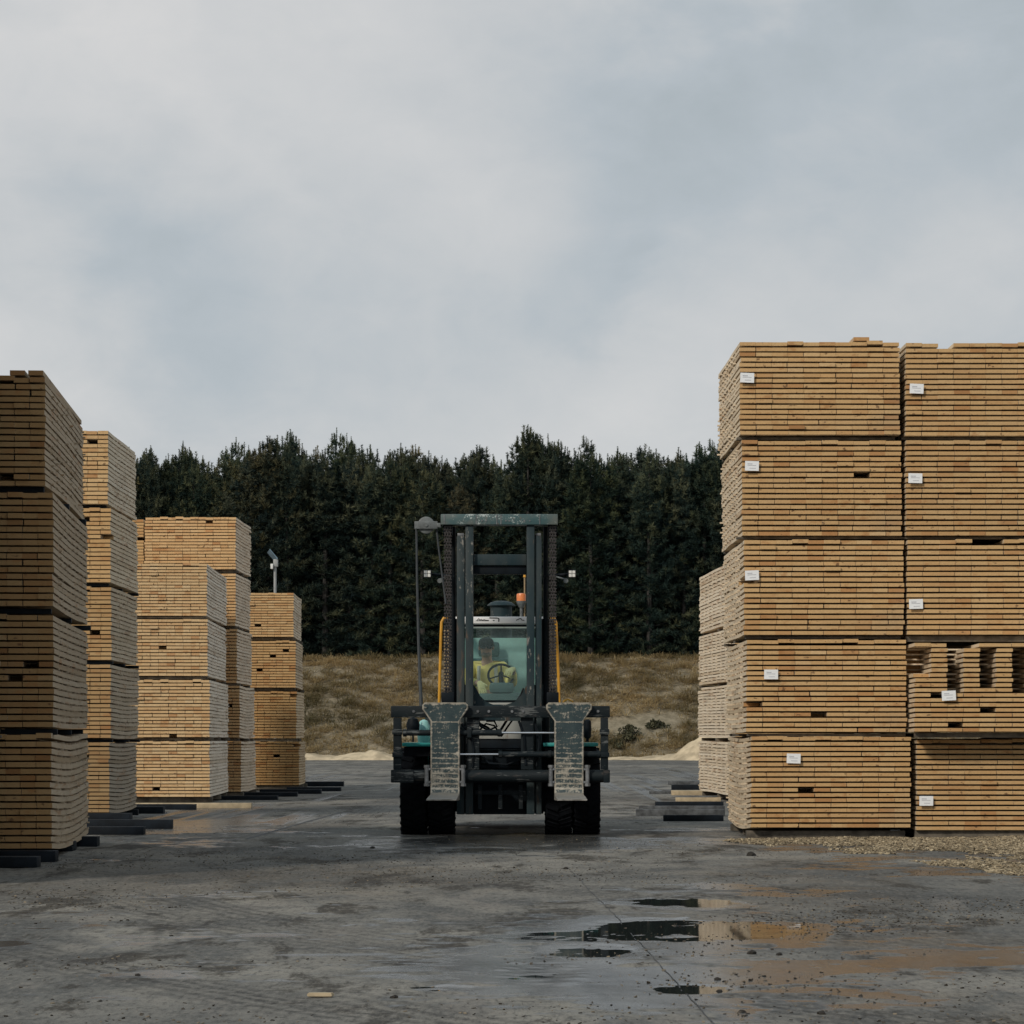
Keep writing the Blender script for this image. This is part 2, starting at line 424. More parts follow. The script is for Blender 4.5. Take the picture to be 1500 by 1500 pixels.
def np_mesh(name, verts, faces, mat, attrs=None):
    """verts (n,3), faces (m,k) with constant k; attrs: name -> per-face floats"""
    me = bpy.data.meshes.new(name)
    verts = np.asarray(verts, np.float32); faces = np.asarray(faces, np.int32)
    me.vertices.add(len(verts)); me.vertices.foreach_set('co', verts.ravel())
    k = faces.shape[1]
    me.loops.add(faces.size); me.loops.foreach_set('vertex_index', faces.ravel())
    me.polygons.add(len(faces)); me.polygons.foreach_set('loop_start', np.arange(0, faces.size, k, dtype=np.int32))
    me.update(calc_edges=True)
    for n, a in (attrs or {}).items():
        at = me.attributes.new(n, 'FLOAT', 'FACE')
        at.data.foreach_set('value', np.asarray(a, np.float32))
    me.polygons.foreach_set('use_smooth', np.zeros(len(faces), bool))
    me.materials.append(mat)
    me.validate()
    return me

# ------------------------------------------------------------------ camera, world, sun
cam = bpy.data.cameras.new('camera')
cam.sensor_width = 36.0; cam.sensor_fit = 'HORIZONTAL'
cam.lens = 36.0 * F / 1500.0
cam.shift_y = (HOR - 750.0) / 1500.0
cam.clip_start = 0.1; cam.clip_end = 6000.0
co_ = link(bpy.data.objects.new('camera', cam))
co_.location = (0, 0, CAMZ); co_.rotation_euler = (R(90), 0, 0)
SC.camera = co_
SC.view_settings.view_transform = 'Standard'
SC.view_settings.look = 'None'
SC.view_settings.exposure = 0.0
SC.view_settings.gamma = 1.0
SC.view_settings.use_curve_mapping = False
SC.cycles.use_denoising = True
SC.cycles.max_bounces = 8
SC.cycles.transparent_max_bounces = 12
SC.cycles.caustics_reflective = False
SC.cycles.caustics_refractive = False

SUN_EL = 33.0
sdir = Vector((-0.59 * math.cos(R(SUN_EL)), -0.807 * math.cos(R(SUN_EL)), math.sin(R(SUN_EL)))).normalized()
sl = bpy.data.lights.new('sun', 'SUN')
sl.energy = 2.2; sl.angle = R(7.0); sl.color = (1.0, 0.93, 0.82)
so = link(bpy.data.objects.new('sun', sl))
so.rotation_euler = sdir.to_track_quat('Z', 'Y').to_euler()
so.location = (-20, -30, 40)

w = bpy.data.worlds.new('World'); SC.world = w
w.use_nodes = True
nt = w.node_tree; nt.nodes.clear()
wo = nt.nodes.new('ShaderNodeOutputWorld')
sky = node(nt, 'ShaderNodeTexSky', {'sky_type': 'NISHITA', 'sun_disc': False, 'sun_elevation': R(SUN_EL), 'sun_rotation': math.atan2(sdir.x, sdir.y)})
skyc = node(nt, 'ShaderNodeVectorMath', {'operation': 'SCALE'}, i0=sky.outputs[0], Scale=0.08).outputs[0]
gen = nt.nodes.new('ShaderNodeTexCoord').outputs['Generated']
n1 = noise_(nt, scale_(nt, gen, (6.5, 6.5, 9.5)), 1.0, 6, 0.52, 0.35)
n2 = noise_(nt, scale_(nt, gen, (2.6, 2.6, 4.6)), 1.0, 4, 0.5, 0.2)
n3 = noise_(nt, scale_(nt, gen, (15, 15, 26)), 1.0, 5, 0.55, 0.4)
n4 = noise_(nt, scale_(nt, gen, (34, 34, 52)), 1.0, 6, 0.6, 0.5)
cl = math_(nt, 'ADD', math_(nt, 'ADD', math_(nt, 'MULTIPLY', n1, 0.42), math_(nt, 'MULTIPLY', n2, 0.24)), math_(nt, 'ADD', math_(nt, 'MULTIPLY', n3, 0.24), math_(nt, 'MULTIPLY', n4, 0.10)))
def skydir(px, py): return Vector(((px - 750) / F, 1.0, (HOR - py) / F)).normalized()
def lobe(px, py, rad, amt):
    global cl
    dd = node(nt, 'ShaderNodeVectorMath', {'operation': 'DISTANCE'}, i0=gen, i1=tuple(skydir(px, py))).outputs['Value']
    cl = math_(nt, 'ADD', cl, ramp_(nt, math_(nt, 'ADD', dd, math_(nt, 'MULTIPLY', math_(nt, 'SUBTRACT', n3, 0.5), 0.10)), rad, 0.0, 0.0, amt))
for a in ((120, -60, 0.24, .14), (950, 560, 0.11, .10), (700, 300, 0.05, .06), (1240, 360, 0.08, .08), (1330, 130, 0.13, -.11), (330, 520, 0.11, -.09), (830, 430, 0.035, -.05), (520, 640, .07, .06), (960, 230, .06, -.03), (1450, 380, .05, .07), (480, 330, .08, .05), (660, 200, .06, .04)):
    lobe(*a)
rp = nt.nodes.new('ShaderNodeValToRGB'); nt.links.new(cl, rp.inputs[0])
e = rp.color_ramp.elements
e[0].position = 0.36; e[0].color = (0.405, 0.455, 0.485, 1)
e[1].position = 0.70; e[1].color = (0.690, 0.685, 0.680, 1)
q = e.new(0.45); q.color = (0.465, 0.512, 0.548, 1)
q = e.new(0.54); q.color = (0.560, 0.582, 0.598, 1)
wc = mix_(nt, 0.95, skyc, rp.outputs[0])
zz_ = nt.nodes.new('ShaderNodeSeparateXYZ'); nt.links.new(gen, zz_.inputs[0])
wc = mix_(nt, ramp_(nt, zz_.outputs[2], 0.32, 0.75, 0, 0.6), wc, (0.42, 0.55, 0.65))
bg = node(nt, 'ShaderNodeBackground', None, Color=wc, Strength=1.0)
nt.links.new(bg.outputs[0], wo.inputs[0])

# ------------------------------------------------------------------ ground, bank
def grid_obj(name, xs, ys, zf, mat):
    X, Y = np.meshgrid(xs, ys)
    Z = np.vectorize(zf)(X, Y)
    V = np.stack([X.ravel(), Y.ravel(), Z.ravel()], 1)
    nx, ny = len(xs), len(ys)
    i = np.arange((nx - 1) * (ny - 1)); r = i // (nx - 1); c = i % (nx - 1)
    a = r * nx + c
    Fc = np.stack([a, a + 1, a + nx + 1, a + nx], 1)
    me = np_mesh(name, V, Fc, mat)
    me.polygons.foreach_set('use_smooth', [True] * len(me.polygons))
    return link(bpy.data.objects.new(name, me))

def vnoise(x, y, seed):
    """smooth value noise on numpy arrays, range -1..1"""
    xi = np.floor(x).astype(np.int64); yi = np.floor(y).astype(np.int64)
    fx = x - xi; fy = y - yi
    fx = fx * fx * (3 - 2 * fx); fy = fy * fy * (3 - 2 * fy)
    def hsh(a, b_):
        n = (a * 374761393 + b_ * 668265263 + seed * 974711) & 0xffffffff
        n = ((n ^ (n >> 13)) * 1274126177) & 0xffffffff
        return ((n ^ (n >> 16)) & 0xffff) / 32767.5 - 1
    return (hsh(xi, yi) * (1 - fx) + hsh(xi + 1, yi) * fx) * (1 - fy) + (hsh(xi, yi + 1) * (1 - fx) + hsh(xi + 1, yi + 1) * fx) * fy
def rotn(x, y, sc, seed, a):
    c, q = math.cos(a), math.sin(a)
    return vnoise((x * c - y * q) * sc, (x * q + y * c) * sc, seed)

# (px, py, half px width, half px height, depth): hollows that hold water
BASINS = [(1000, 1361, 120, 14, .0125), (1090, 1360, 90, 11, .0115), (880, 1371, 120, 7, .0095), (1145, 1357, 60, 6, .0075),
          (985, 1321, 75, 5, .0085), (1036, 1323, 45, 6, .0095), (862, 1392, 60, 8, .0090), (790, 1424, 55, 16, .0035), (1005, 1447, 55, 6, .0074),
          (640, 1447, 50, 4, .0058), (270, 1203, 90, 8, .0075), (240, 1262, 90, 5, .0060)]
# (px, py, half px width, half px height, strength): broad damp stretches
DAMP = [(700, 1458, 640, 80, .36), (1270, 1390, 330, 60, .10), (1120, 1300, 150, 40, .18), (730, 1236, 200, 18, .34), (270, 1222, 150, 40, .20),
        (950, 1372, 240, 28, .22), (60, 1445, 200, 50, .16), (480, 1195, 200, 22, .15), (640, 1290, 330, 26, -.22), (200, 1345, 260, 26, -.25), (1330, 1480, 200, 18, -.10),
        (1250, 1460, 150, 25, .02), (1360, 1425, 220, 40, -.10), (40, 1382, 110, 16, -.3), (990, 1215, 120, 20, .1), (560, 1370, 260, 22, -.06)]
BROWN = [(1270, 1390, 380, 95, .75), (300, 1230, 200, 60, .5), (500, 1290, 260, 26, .55), (1150, 1280, 150, 40, .7)]  # brown ground tint: stack reflections put into the colour, with muddy streaks
WATER_Z = -0.0068
def ell(X, Y, px, py, hw, hh, grow=1.0):
    d = GD(py); x0 = PX(px, d); sx = hw * d / F * grow; sy = abs(GD(py - hh) - GD(py + hh)) / 2 * grow
    return np.clip(1 - ((X - x0) / sx) ** 2 - ((Y - d) / sy) ** 2, 0, 1)
RUTS = ((30, 33, 33.5), (30, 33, 35.4), (26, 30, 30.0), (26, 30, 32.2), (-14, 42, 23.0), (-14, 42, 25.1), (14, 44, 25.5), (9.5, 18, 11.6), (9.5, 18, 13.4), (-16, 12, 19.0))
def damp_of(X, Y):
    b_ = .34 * rotn(X, Y, .20, 41, .4) + .28 * rotn(X, Y, .55, 42, 1.2) + .26 * rotn(X, Y, 1.5, 43, .1) + .22 * rotn(X, Y, 4.1, 44, .8) + .16 * rotn(X, Y, 11., 45, 2.)
    for q in DAMP: b_ = b_ + q[4] * np.sqrt(ell(X, Y, *q[:4], 1.15))
    for q in BASINS: b_ = b_ + .30 * np.sqrt(ell(X, Y, *q[:4], 1.45))
    t = np.clip((b_ - .02) / .42, 0, 1)
    return t * t * (3 - 2 * t)
def track_of(X, Y):
    t = np.zeros_like(X)
    for k, (cx, cy, rad) in enumerate(RUTS):
        r_ = np.hypot(X - cx, Y - cy) - rad
        n = np.clip(.45 + .9 * rotn(X, Y, .35, 60 + k, .5), 0, 1)
        t = np.maximum(t, np.exp(-(r_ / .30) ** 4) * (.55 + .45 * np.sin(r_ * 52)) * n)
    return t
def relief(X, Y, damp=None):
    if damp is None: damp = damp_of(X, Y)
    fade = np.clip((33.5 - Y) / 4.0, 0.12, 1.0) * np.clip((30 - np.abs(X)) / 10, 0, 1) * np.clip((Y - 5) / 3, 0, 1)
    lo = .0035 * rotn(X, Y, .45, 1, .3) + .0022 * rotn(X, Y, 1.1, 2, 1.1)
    md = .0026 * rotn(X, Y, 3.1, 3, .7) + .0022 * rotn(X, Y, 7.3, 4, 2.0)
    hi = .0018 * rotn(X, Y, 17.0, 5, .4) + .0013 * rotn(X, Y, 36.0, 6, 1.6)
    rough = np.clip(.55 + .8 * rotn(X, Y, .35, 9, .9) + .5 * rotn(X, Y, .9, 10, .2), .15, 1.5)
    z = lo * .8 + md * (1 - .80 * damp) + hi * rough * (1 - .96 * damp)
    for k, (cx, cy, rad) in enumerate(RUTS):
        r_ = np.hypot(X - cx, Y - cy) - rad
        z = z - .003 * np.exp(-(r_ / .28) ** 2) + .0025 * np.exp(-((np.abs(r_) - .42) / .10) ** 2) * np.clip(rotn(X, Y, .8, 20 + k, .5) + .4, 0, 1)
    z = z * fade
    br_ = .0024 * rotn(X, Y, 2.2, 51, .2) + .0028 * rotn(X, Y, 5.3, 52, 1.) + .0022 * rotn(X, Y, 12., 53, .5) + .0012 * rotn(X, Y, 26., 54, .1)
    for q in BASINS:
        v = ell(X, Y, *q[:4], 1.35)
        z = np.where(v > 0, z * (1 - .85 * np.minimum(1, v * 2.5)), z) + np.where(v > 0, (-q[4] * np.minimum(1, v * 1.5) ** .9 + br_ * np.minimum(1, v * 4)) * np.minimum(1, fade * 2.5), 0)
    return z
gx = np.concatenate([[-1500, -400, -120, -50, -30, -20, -14, -11, -9.5], np.arange(-8.2, 8.21, .032), [9.5, 11, 14, 20, 30, 50, 120, 400, 1500]])
gy = [-200., -40., 0., 5., 8., 9.5]; q_ = 10.4
while q_ < 38: gy.append(q_); q_ += .024 * (q_ / 11.0) ** 1.15
gy = np.array(gy + [39, 42, 47, 54, 64, 80, 100, 125, 160, 220, 400, 900, 3000])
X, Y = np.meshgrid(gx, gy)
DM = damp_of(X, Y); Z = relief(X, Y, DM); BRN = np.zeros_like(X)
for q in BROWN: BRN = np.maximum(BRN, q[4] * np.sqrt(ell(X, Y, *q[:4], 1.1)) * np.clip(.55 + .9 * rotn(X, Y, .8, 71, .3) + .5 * rotn(X, Y, 2.6, 72, .9), 0, 1))
nx, ny = len(gx), len(gy)
ii = np.arange((nx - 1) * (ny - 1)); a_ = (ii // (nx - 1)) * nx + ii % (nx - 1)
gme = np_mesh('ground', np.stack([X.ravel(), Y.ravel(), Z.ravel()], 1), np.stack([a_, a_ + 1, a_ + nx + 1, a_ + nx], 1), M['ground'])
gme.polygons.foreach_set('use_smooth', np.ones(len(gme.polygons), bool))
for n_, a_ in (('damp', DM), ('track', track_of(X, Y)), ('brown', BRN)):
    gme.attributes.new(n_, 'FLOAT', 'POINT').data.foreach_set('value', a_.ravel().astype(np.float32))
g = link(bpy.data.objects.new('ground', gme)); tag(g, kind='structure')

BF, BT, BH = 151.0, 162.5, 5.95       # foot, top, height of the bank
def bank_z(x, y):
    n = mnoise.noise(Vector((x * 0.09, y * 0.1, 1.3))) * 0.55 + mnoise.noise(Vector((x * 0.35, y * 0.4, 7.7))) * 0.28 + mnoise.noise(Vector((x * 0.95, y * 1.0, 2.7))) * 0.20
    t = (y - BF - 0.9 * mnoise.noise(Vector((x * 0.05, 3.1, 0)))) / (BT - BF)
    if t <= -0.15: return -0.3
    tt = max(0.0, min(1.0, t))
    s = tt ** 0.92
    z = BH * s + n * min(1.0, max(0.0, t + 0.05) * 4) * 0.75
    if t > 1: z = BH + 0.2 * (n) + min(1.0, (t - 1) * 0.5) * 0.2
    if t < 0: z = -0.3 + (t + 0.15) / 0.15 * 0.3
    return z
hill = grid_obj('hill', np.arange(-70, 70.1, 0.6), np.concatenate([np.arange(147.5, 168, 0.4), np.arange(168, 240, 6.0)]), bank_z, M['hill'])
tag(hill, kind='structure')

# dry grass on the bank: blades in drooping tussocks
rng = np.random.default_rng(5)
def blades(base, n, lmin, lmax, wd, spread, up=1.0):
    """one tussock per base point: n blades each a bent two-quad strip -> verts, quads, tint"""
    k = len(base)
    P = np.repeat(base, n, 0)
    m = len(P)
    ang = rng.uniform(0, 2 * np.pi, m); el = rng.uniform(0.10, 1.10, m)
    L = rng.uniform(lmin, lmax, m) * np.repeat(rng.uniform(0.7, 1.3, k), n)
    d = np.stack([np.cos(ang), np.sin(ang), np.zeros(m)], 1)
    P = P + d * (rng.uniform(0, spread, m))[:, None]
    h = d * np.cos(el)[:, None] + np.array([0, 0, up]) * np.sin(el)[:, None]
    mid = P + h * (L * 0.6)[:, None]
    tip = mid + (h * 0.5 + d * 0.6 + np.array([0, 0, -0.35])) * (L * 0.45)[:, None]
    sdv = np.stack([-np.sin(ang), np.cos(ang), np.zeros(m)], 1) * wd
    V = np.stack([P - sdv, P + sdv, mid + sdv * .8, mid - sdv * .8, tip + sdv * .2, tip - sdv * .2], 1).reshape(-1, 3)
    b0 = np.arange(m) * 6
    Q = np.concatenate([np.stack([b0, b0 + 1, b0 + 2, b0 + 3], 1), np.stack([b0 + 3, b0 + 2, b0 + 4, b0 + 5], 1)])
    pt = np.array([.5 + .75 * mnoise.noise(Vector((p[0] * .22, p[1] * .30, 5.0))) + .5 * mnoise.noise(Vector((p[0] * .8, p[1] * .8, 9.0))) for p in base])
    t = np.clip(np.repeat(pt * .8 + .03 + rng.normal(0, 0.10, k), n) + rng.normal(0, 0.10, m), 0, 1)
    return V, Q, np.concatenate([t, t])
pts = []
while len(pts) < 6800:
    x = rng.uniform(-34, 34); y = rng.uniform(BF + 0.1, BT + 2.2)
    t = (y - BF) / (BT - BF)
    bare = mnoise.noise(Vector((x * 0.16 + 4, y * 0.25, 2.0)))
    if t < 0.36 and bare > 0.30 + t * 0.6: continue
    pts.append((x, y, bank_z(x, y) - 0.05))
V, Q, t = blades(np.array(pts), 34, 0.30, 0.70, 0.016, 0.34)
gr = link(bpy.data.objects.new('grass', np_mesh('grass', V, Q, M['grass'], {'tint': t})))
tag(gr, 'dry straw-brown tussock grass covering the bank below the pines', 'grass', kind='stuff')

def bush(x, y, rad, hgt, label):
    n = 900
    z0 = bank_z(x, y)
    a = rng.uniform(0, 2 * np.pi, n); u = rng.uniform(0, 1, n) ** 0.5; zz = rng.uniform(0.0, 1, n)
    rr = rad * (1 - zz) ** .45 * u * (0.62 + 0.38 * np.sin(a * 3 + x) + .25 * np.sin(a * 7 + 2 * x))
    P = np.stack([np.cos(a) * rr, np.sin(a) * rr, zz * hgt * (0.8 + 0.3 * np.cos(a * 2))], 1)
    d = rng.normal(0, 1, (n, 3)); d /= np.linalg.norm(d, axis=1)[:, None]
    s = np.cross(d, rng.normal(0, 1, (n, 3))); s /= np.linalg.norm(s, axis=1)[:, None]
    l = rng.uniform(0.10, 0.22, n)[:, None]
    V = np.stack([P - s * l * .35, P + s * l * .35, P + d * l], 1).reshape(-1, 3)
    i = np.arange(n) * 3
    me = np_mesh('foliage', V, np.stack([i, i + 1, i + 2], 1), M['shrub'], {'tint': rng.uniform(0, 1, n)})
    r = empty('bush', (x, y, z0 - 0.05))
    link(bpy.data.objects.new('foliage', me), r)
    mb = MB()
    for k in range(6):
        an = k * 1.05
        mb.tube([(0, 0, -0.1), (math.cos(an) * rad * .3, math.sin(an) * rad * .3, hgt * .4), (math.cos(an) * rad * .6, math.sin(an) * rad * .6, hgt * .7)], [0.03, 0.02, 0.01], 5)
    mb.build('stem', M['bark'], r)
    tag(r, label, 'bush', 'dark bushes at the foot of the bank')
for (px, d, rad, hg, lb) in (
        (922, 152.8, 1.05, 0.75, 'dark scrubby bush at the bank foot right of the forklift'),
        (905, 152.2, 0.8, 0.35, 'low dark scrub beside the larger bush right of the forklift'),
        (958, 154.0, 0.9, 0.35, 'flat dark scrub on the bank nearest the far right stack')):
    bush(PX(px, d), d, rad, hg, lb)

# sawdust heaps
def heap(name, pts, label, seed):
    """pts: (px, dist, half width, half depth, height)"""
    xs = [PX(p[0], p[1]) for p in pts]
    x0 = min(x - p[2] for x, p in zip(xs, pts)); x1 = max(x + p[2] for x, p in zip(xs, pts))
    y0 = min(p[1] - p[3] for p in pts); y1 = max(p[1] + p[3] for p in pts)
    def zf(X, Y):
        z = 0.0
        for x, p in zip(xs, pts):
            r = math.hypot((X - x) / p[2], (Y - p[1]) / p[3])
            z = max(z, p[4] * max(0.0, 1 - r) ** 0.8)
        n = mnoise.noise(Vector((X * 0.9, Y * 0.9, seed))) * 0.16 + mnoise.noise(Vector((X * 2.7, Y * 2.7, seed))) * 0.09
        return (z + n * min(1, z * 3)) if z > 0.0 else -0.06
    o = grid_obj(name, np.arange(x0, x1 + .1, 0.18), np.arange(y0, y1 + .1, 0.18), zf, M['sawdust'])
    return tag(o, label, 'heap', 'sawdust heaps along the bank foot')
heap('sawdust_heap', [(1052, 146, 2.6, 2.4, 1.75), (1012, 146.5, 2.2, 1.6, 0.50), (965, 147.5, 3.0, 1.3, 0.25), (905, 148, 3.0, 1.2, 0.16)], 'tall pale sawdust heap rising behind the far right timber stack', 3.0)
heap('sawdust_heap', [(540, 147, 3.0, 1.6, 0.50), (480, 147, 3.0, 1.4, 0.30), (430, 147, 3, 1.6, 0.42)], 'low pale sawdust ridge between the left stacks and the forklift', 9.0)

# ------------------------------------------------------------------ pines
def pine(seed, H, Rm):
    rg = np.random.default_rng(seed)
    P = []; A = []; T = []; S = []
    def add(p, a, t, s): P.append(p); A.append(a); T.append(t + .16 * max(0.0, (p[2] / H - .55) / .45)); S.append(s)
    def leader(bx, by, z0, z1, r0):
        h = z0
        while h < z1:
            f = (z1 - h) / (z1 - z0)
            nb = rg.integers(5, 8) if f > .3 else rg.integers(4, 6); ph = rg.uniform(0, 6.28)
            for k in range(nb):
                an = ph + k * 6.283 / nb + rg.normal(0, .25)
                L = r0 * (0.10 + 0.90 * min(1.0, f * 2.6) ** 0.75) * rg.uniform(0.5, 1.3)
                ev = 0.95 - 0.95 * min(1, f * 1.25) + rg.normal(0, .12)
                d = np.array([math.cos(an) * math.cos(ev), math.sin(an) * math.cos(ev), math.sin(ev)])
                nt_ = max(2, int(L / 0.14))
                tb = rg.normal(0.42, 0.19)
                for i in range(nt_):
                    s = (i + rg.uniform(0.2, 1)) / nt_
                    s = 0.22 + 0.78 * s
                    p = np.array([bx, by, h]) + d * L * s + np.array([0, 0, 0.28 * L * s * s - 0.12 * L * s])
                    p = p + rg.normal(0, 0.07, 3)
                    ax = d * 0.7 + np.array([0, 0, 0.45 + 0.4 * s]) + rg.normal(0, .25, 3)
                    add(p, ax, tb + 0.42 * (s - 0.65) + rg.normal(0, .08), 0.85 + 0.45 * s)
                    if s > 0.45 and rg.uniform() < 0.7:
                        sd = np.array([-math.sin(an), math.cos(an), 0.2]) * rg.choice([-1, 1])
                        add(p + sd * rg.uniform(.1, .35), d * .4 + sd * .6 + np.array([0, 0, .5]), tb + rg.normal(0, .1), 0.9)
                if f < 0.42 and rg.uniform() < .75:          # upright candle shoots on the upper whorls
                    q = np.array([bx, by, h]) + d * L + np.array([0, 0, 0.16 * L])
                    for m_ in range(rg.integers(3, 7)):
                        add(q + np.array([0, 0, .11 * m_]), np.array([rg.normal(0, .2), rg.normal(0, .2), 1.0]), tb + .12, .78 - .05 * m_)
            h += rg.uniform(0.30, 0.52) if f > .3 else rg.uniform(.42, .70)
        for k in range(12):                     # candle tip
            add(np.array([bx, by, z1 - 0.25 + 0.09 * k]), np.array([rg.normal(0, .15), rg.normal(0, .15), 1.0]), 0.5, 0.62 - 0.03 * k)
    leader(0, 0, 0.35, H, Rm)
    for k in range(rg.integers(2, 5)):
        an = rg.uniform(0, 6.28); q = rg.uniform(0.5, 1.15)
        leader(math.cos(an) * q, math.sin(an) * q, H * rg.uniform(.62, .75), H - rg.uniform(.1, 1.6), Rm * .40)
    P = np.array(P); A = np.array(A); T = np.array(T); S = np.array(S)
    A /= np.linalg.norm(A, axis=1)[:, None]
    K = 11
    n = len(P) * K
    P2 = np.repeat(P, K, 0); A2 = np.repeat(A, K, 0); S2 = np.repeat(S, K)
    d = A2 * 0.85 + rg.normal(0, .52, (n, 3)); d /= np.linalg.norm(d, axis=1)[:, None]
    sd = np.cross(d, rg.normal(0, 1, (n, 3))); sd /= np.linalg.norm(sd, axis=1)[:, None]
    L = rg.uniform(.17, .36, n) * S2
    P2 = P2 - A2 * 0.06
    wv = rg.uniform(.018, .032, n)[:, None]
    V = np.stack([P2 - sd * wv, P2 + sd * wv, P2 + d * L[:, None]], 1).reshape(-1, 3)
    i = np.arange(n) * 3
    t = np.clip(np.repeat(T, K) + rg.normal(0, .08, n), 0, 1)
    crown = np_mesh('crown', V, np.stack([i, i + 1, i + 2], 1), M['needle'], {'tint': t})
    mb = MB()
    mb.tube([(0, 0, -0.3), (0.03, 0.02, H * .35), (-0.03, 0.03, H * .7), (0, 0, H - .1)], [0.19, 0.14, 0.08, 0.015], 8)
    for k in range(40):
        an = rg.uniform(0, 6.28); h = rg.uniform(0.8, H * .8); L = Rm * .7 * (1 - h / H) ** .6
        mb.tube([(0, 0, h), (math.cos(an) * L * .5, math.sin(an) * L * .5, h + .02), (math.cos(an) * L, math.sin(an) * L, h + .2 * L)], [0.03, 0.02, 0.006], 4)
    o = mb.build('trunk', M['bark']); trunk = o.data
    bpy.data.objects.remove(o)
    return crown, trunk
protos = [pine(100 + i, 13.0, [1.8, 2.1, 1.5, 1.9, 2.2, 1.6, 1.7, 2.0][i]) for i in range(8)]
rr = random.Random(11)
prow = [(164.6, 1.65, 'front'), (166.6, 1.6, 'second'), (168.8, 1.7, 'third'), (171.2, 1.9, 'back'), (174.0, 2.2, 'back'), (177.0, 2.6, 'back')]
for ri, (yy, sp, rn) in enumerate(prow):
    x = -33.0 + rr.uniform(0, 1)
    while x < 33:
        x += sp * rr.uniform(0.6, 1.4)
        y = yy + rr.uniform(-.8, .8)
        if abs(x + 0.2) < 0.9 and ri < 5:
            hs = rr.uniform(0.80, 0.85)
        else:
            hs = rr.uniform(0.89, 1.01) + 0.025 * math.sin(x * 0.45 + 1.0) + 0.02 * math.sin(x * 1.7)
        if ri == 0: hs *= rr.choice([0.8, 0.92, 1.0])
        hs *= 1 + (yy - 165) * 0.0012
        cm, tm = rr.choice(protos)
        r = empty('pine_tree', (x, y, bank_z(x, y) - 0.1), rr.uniform(0, 6.28))
        ws = rr.uniform(0.85, 1.15)
        r.scale = (ws, ws, hs)
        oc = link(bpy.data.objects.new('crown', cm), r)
        v = rr.uniform(0.75, 1.25)
        br_ = rr.random() < .15
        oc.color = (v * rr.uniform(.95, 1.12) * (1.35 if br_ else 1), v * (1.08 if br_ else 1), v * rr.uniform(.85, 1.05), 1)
        link(bpy.data.objects.new('trunk', tm), r)
        if ri == 0:
            lb = 'dark green pine in the front row, standing on the grassy bank top'
        else:
            lb = 'dark green spiky pine in the plantation behind the front row of pines'
        tag(r, lb, 'tree', 'pines in the front row' if ri == 0 else 'pines in the plantation behind the front row')

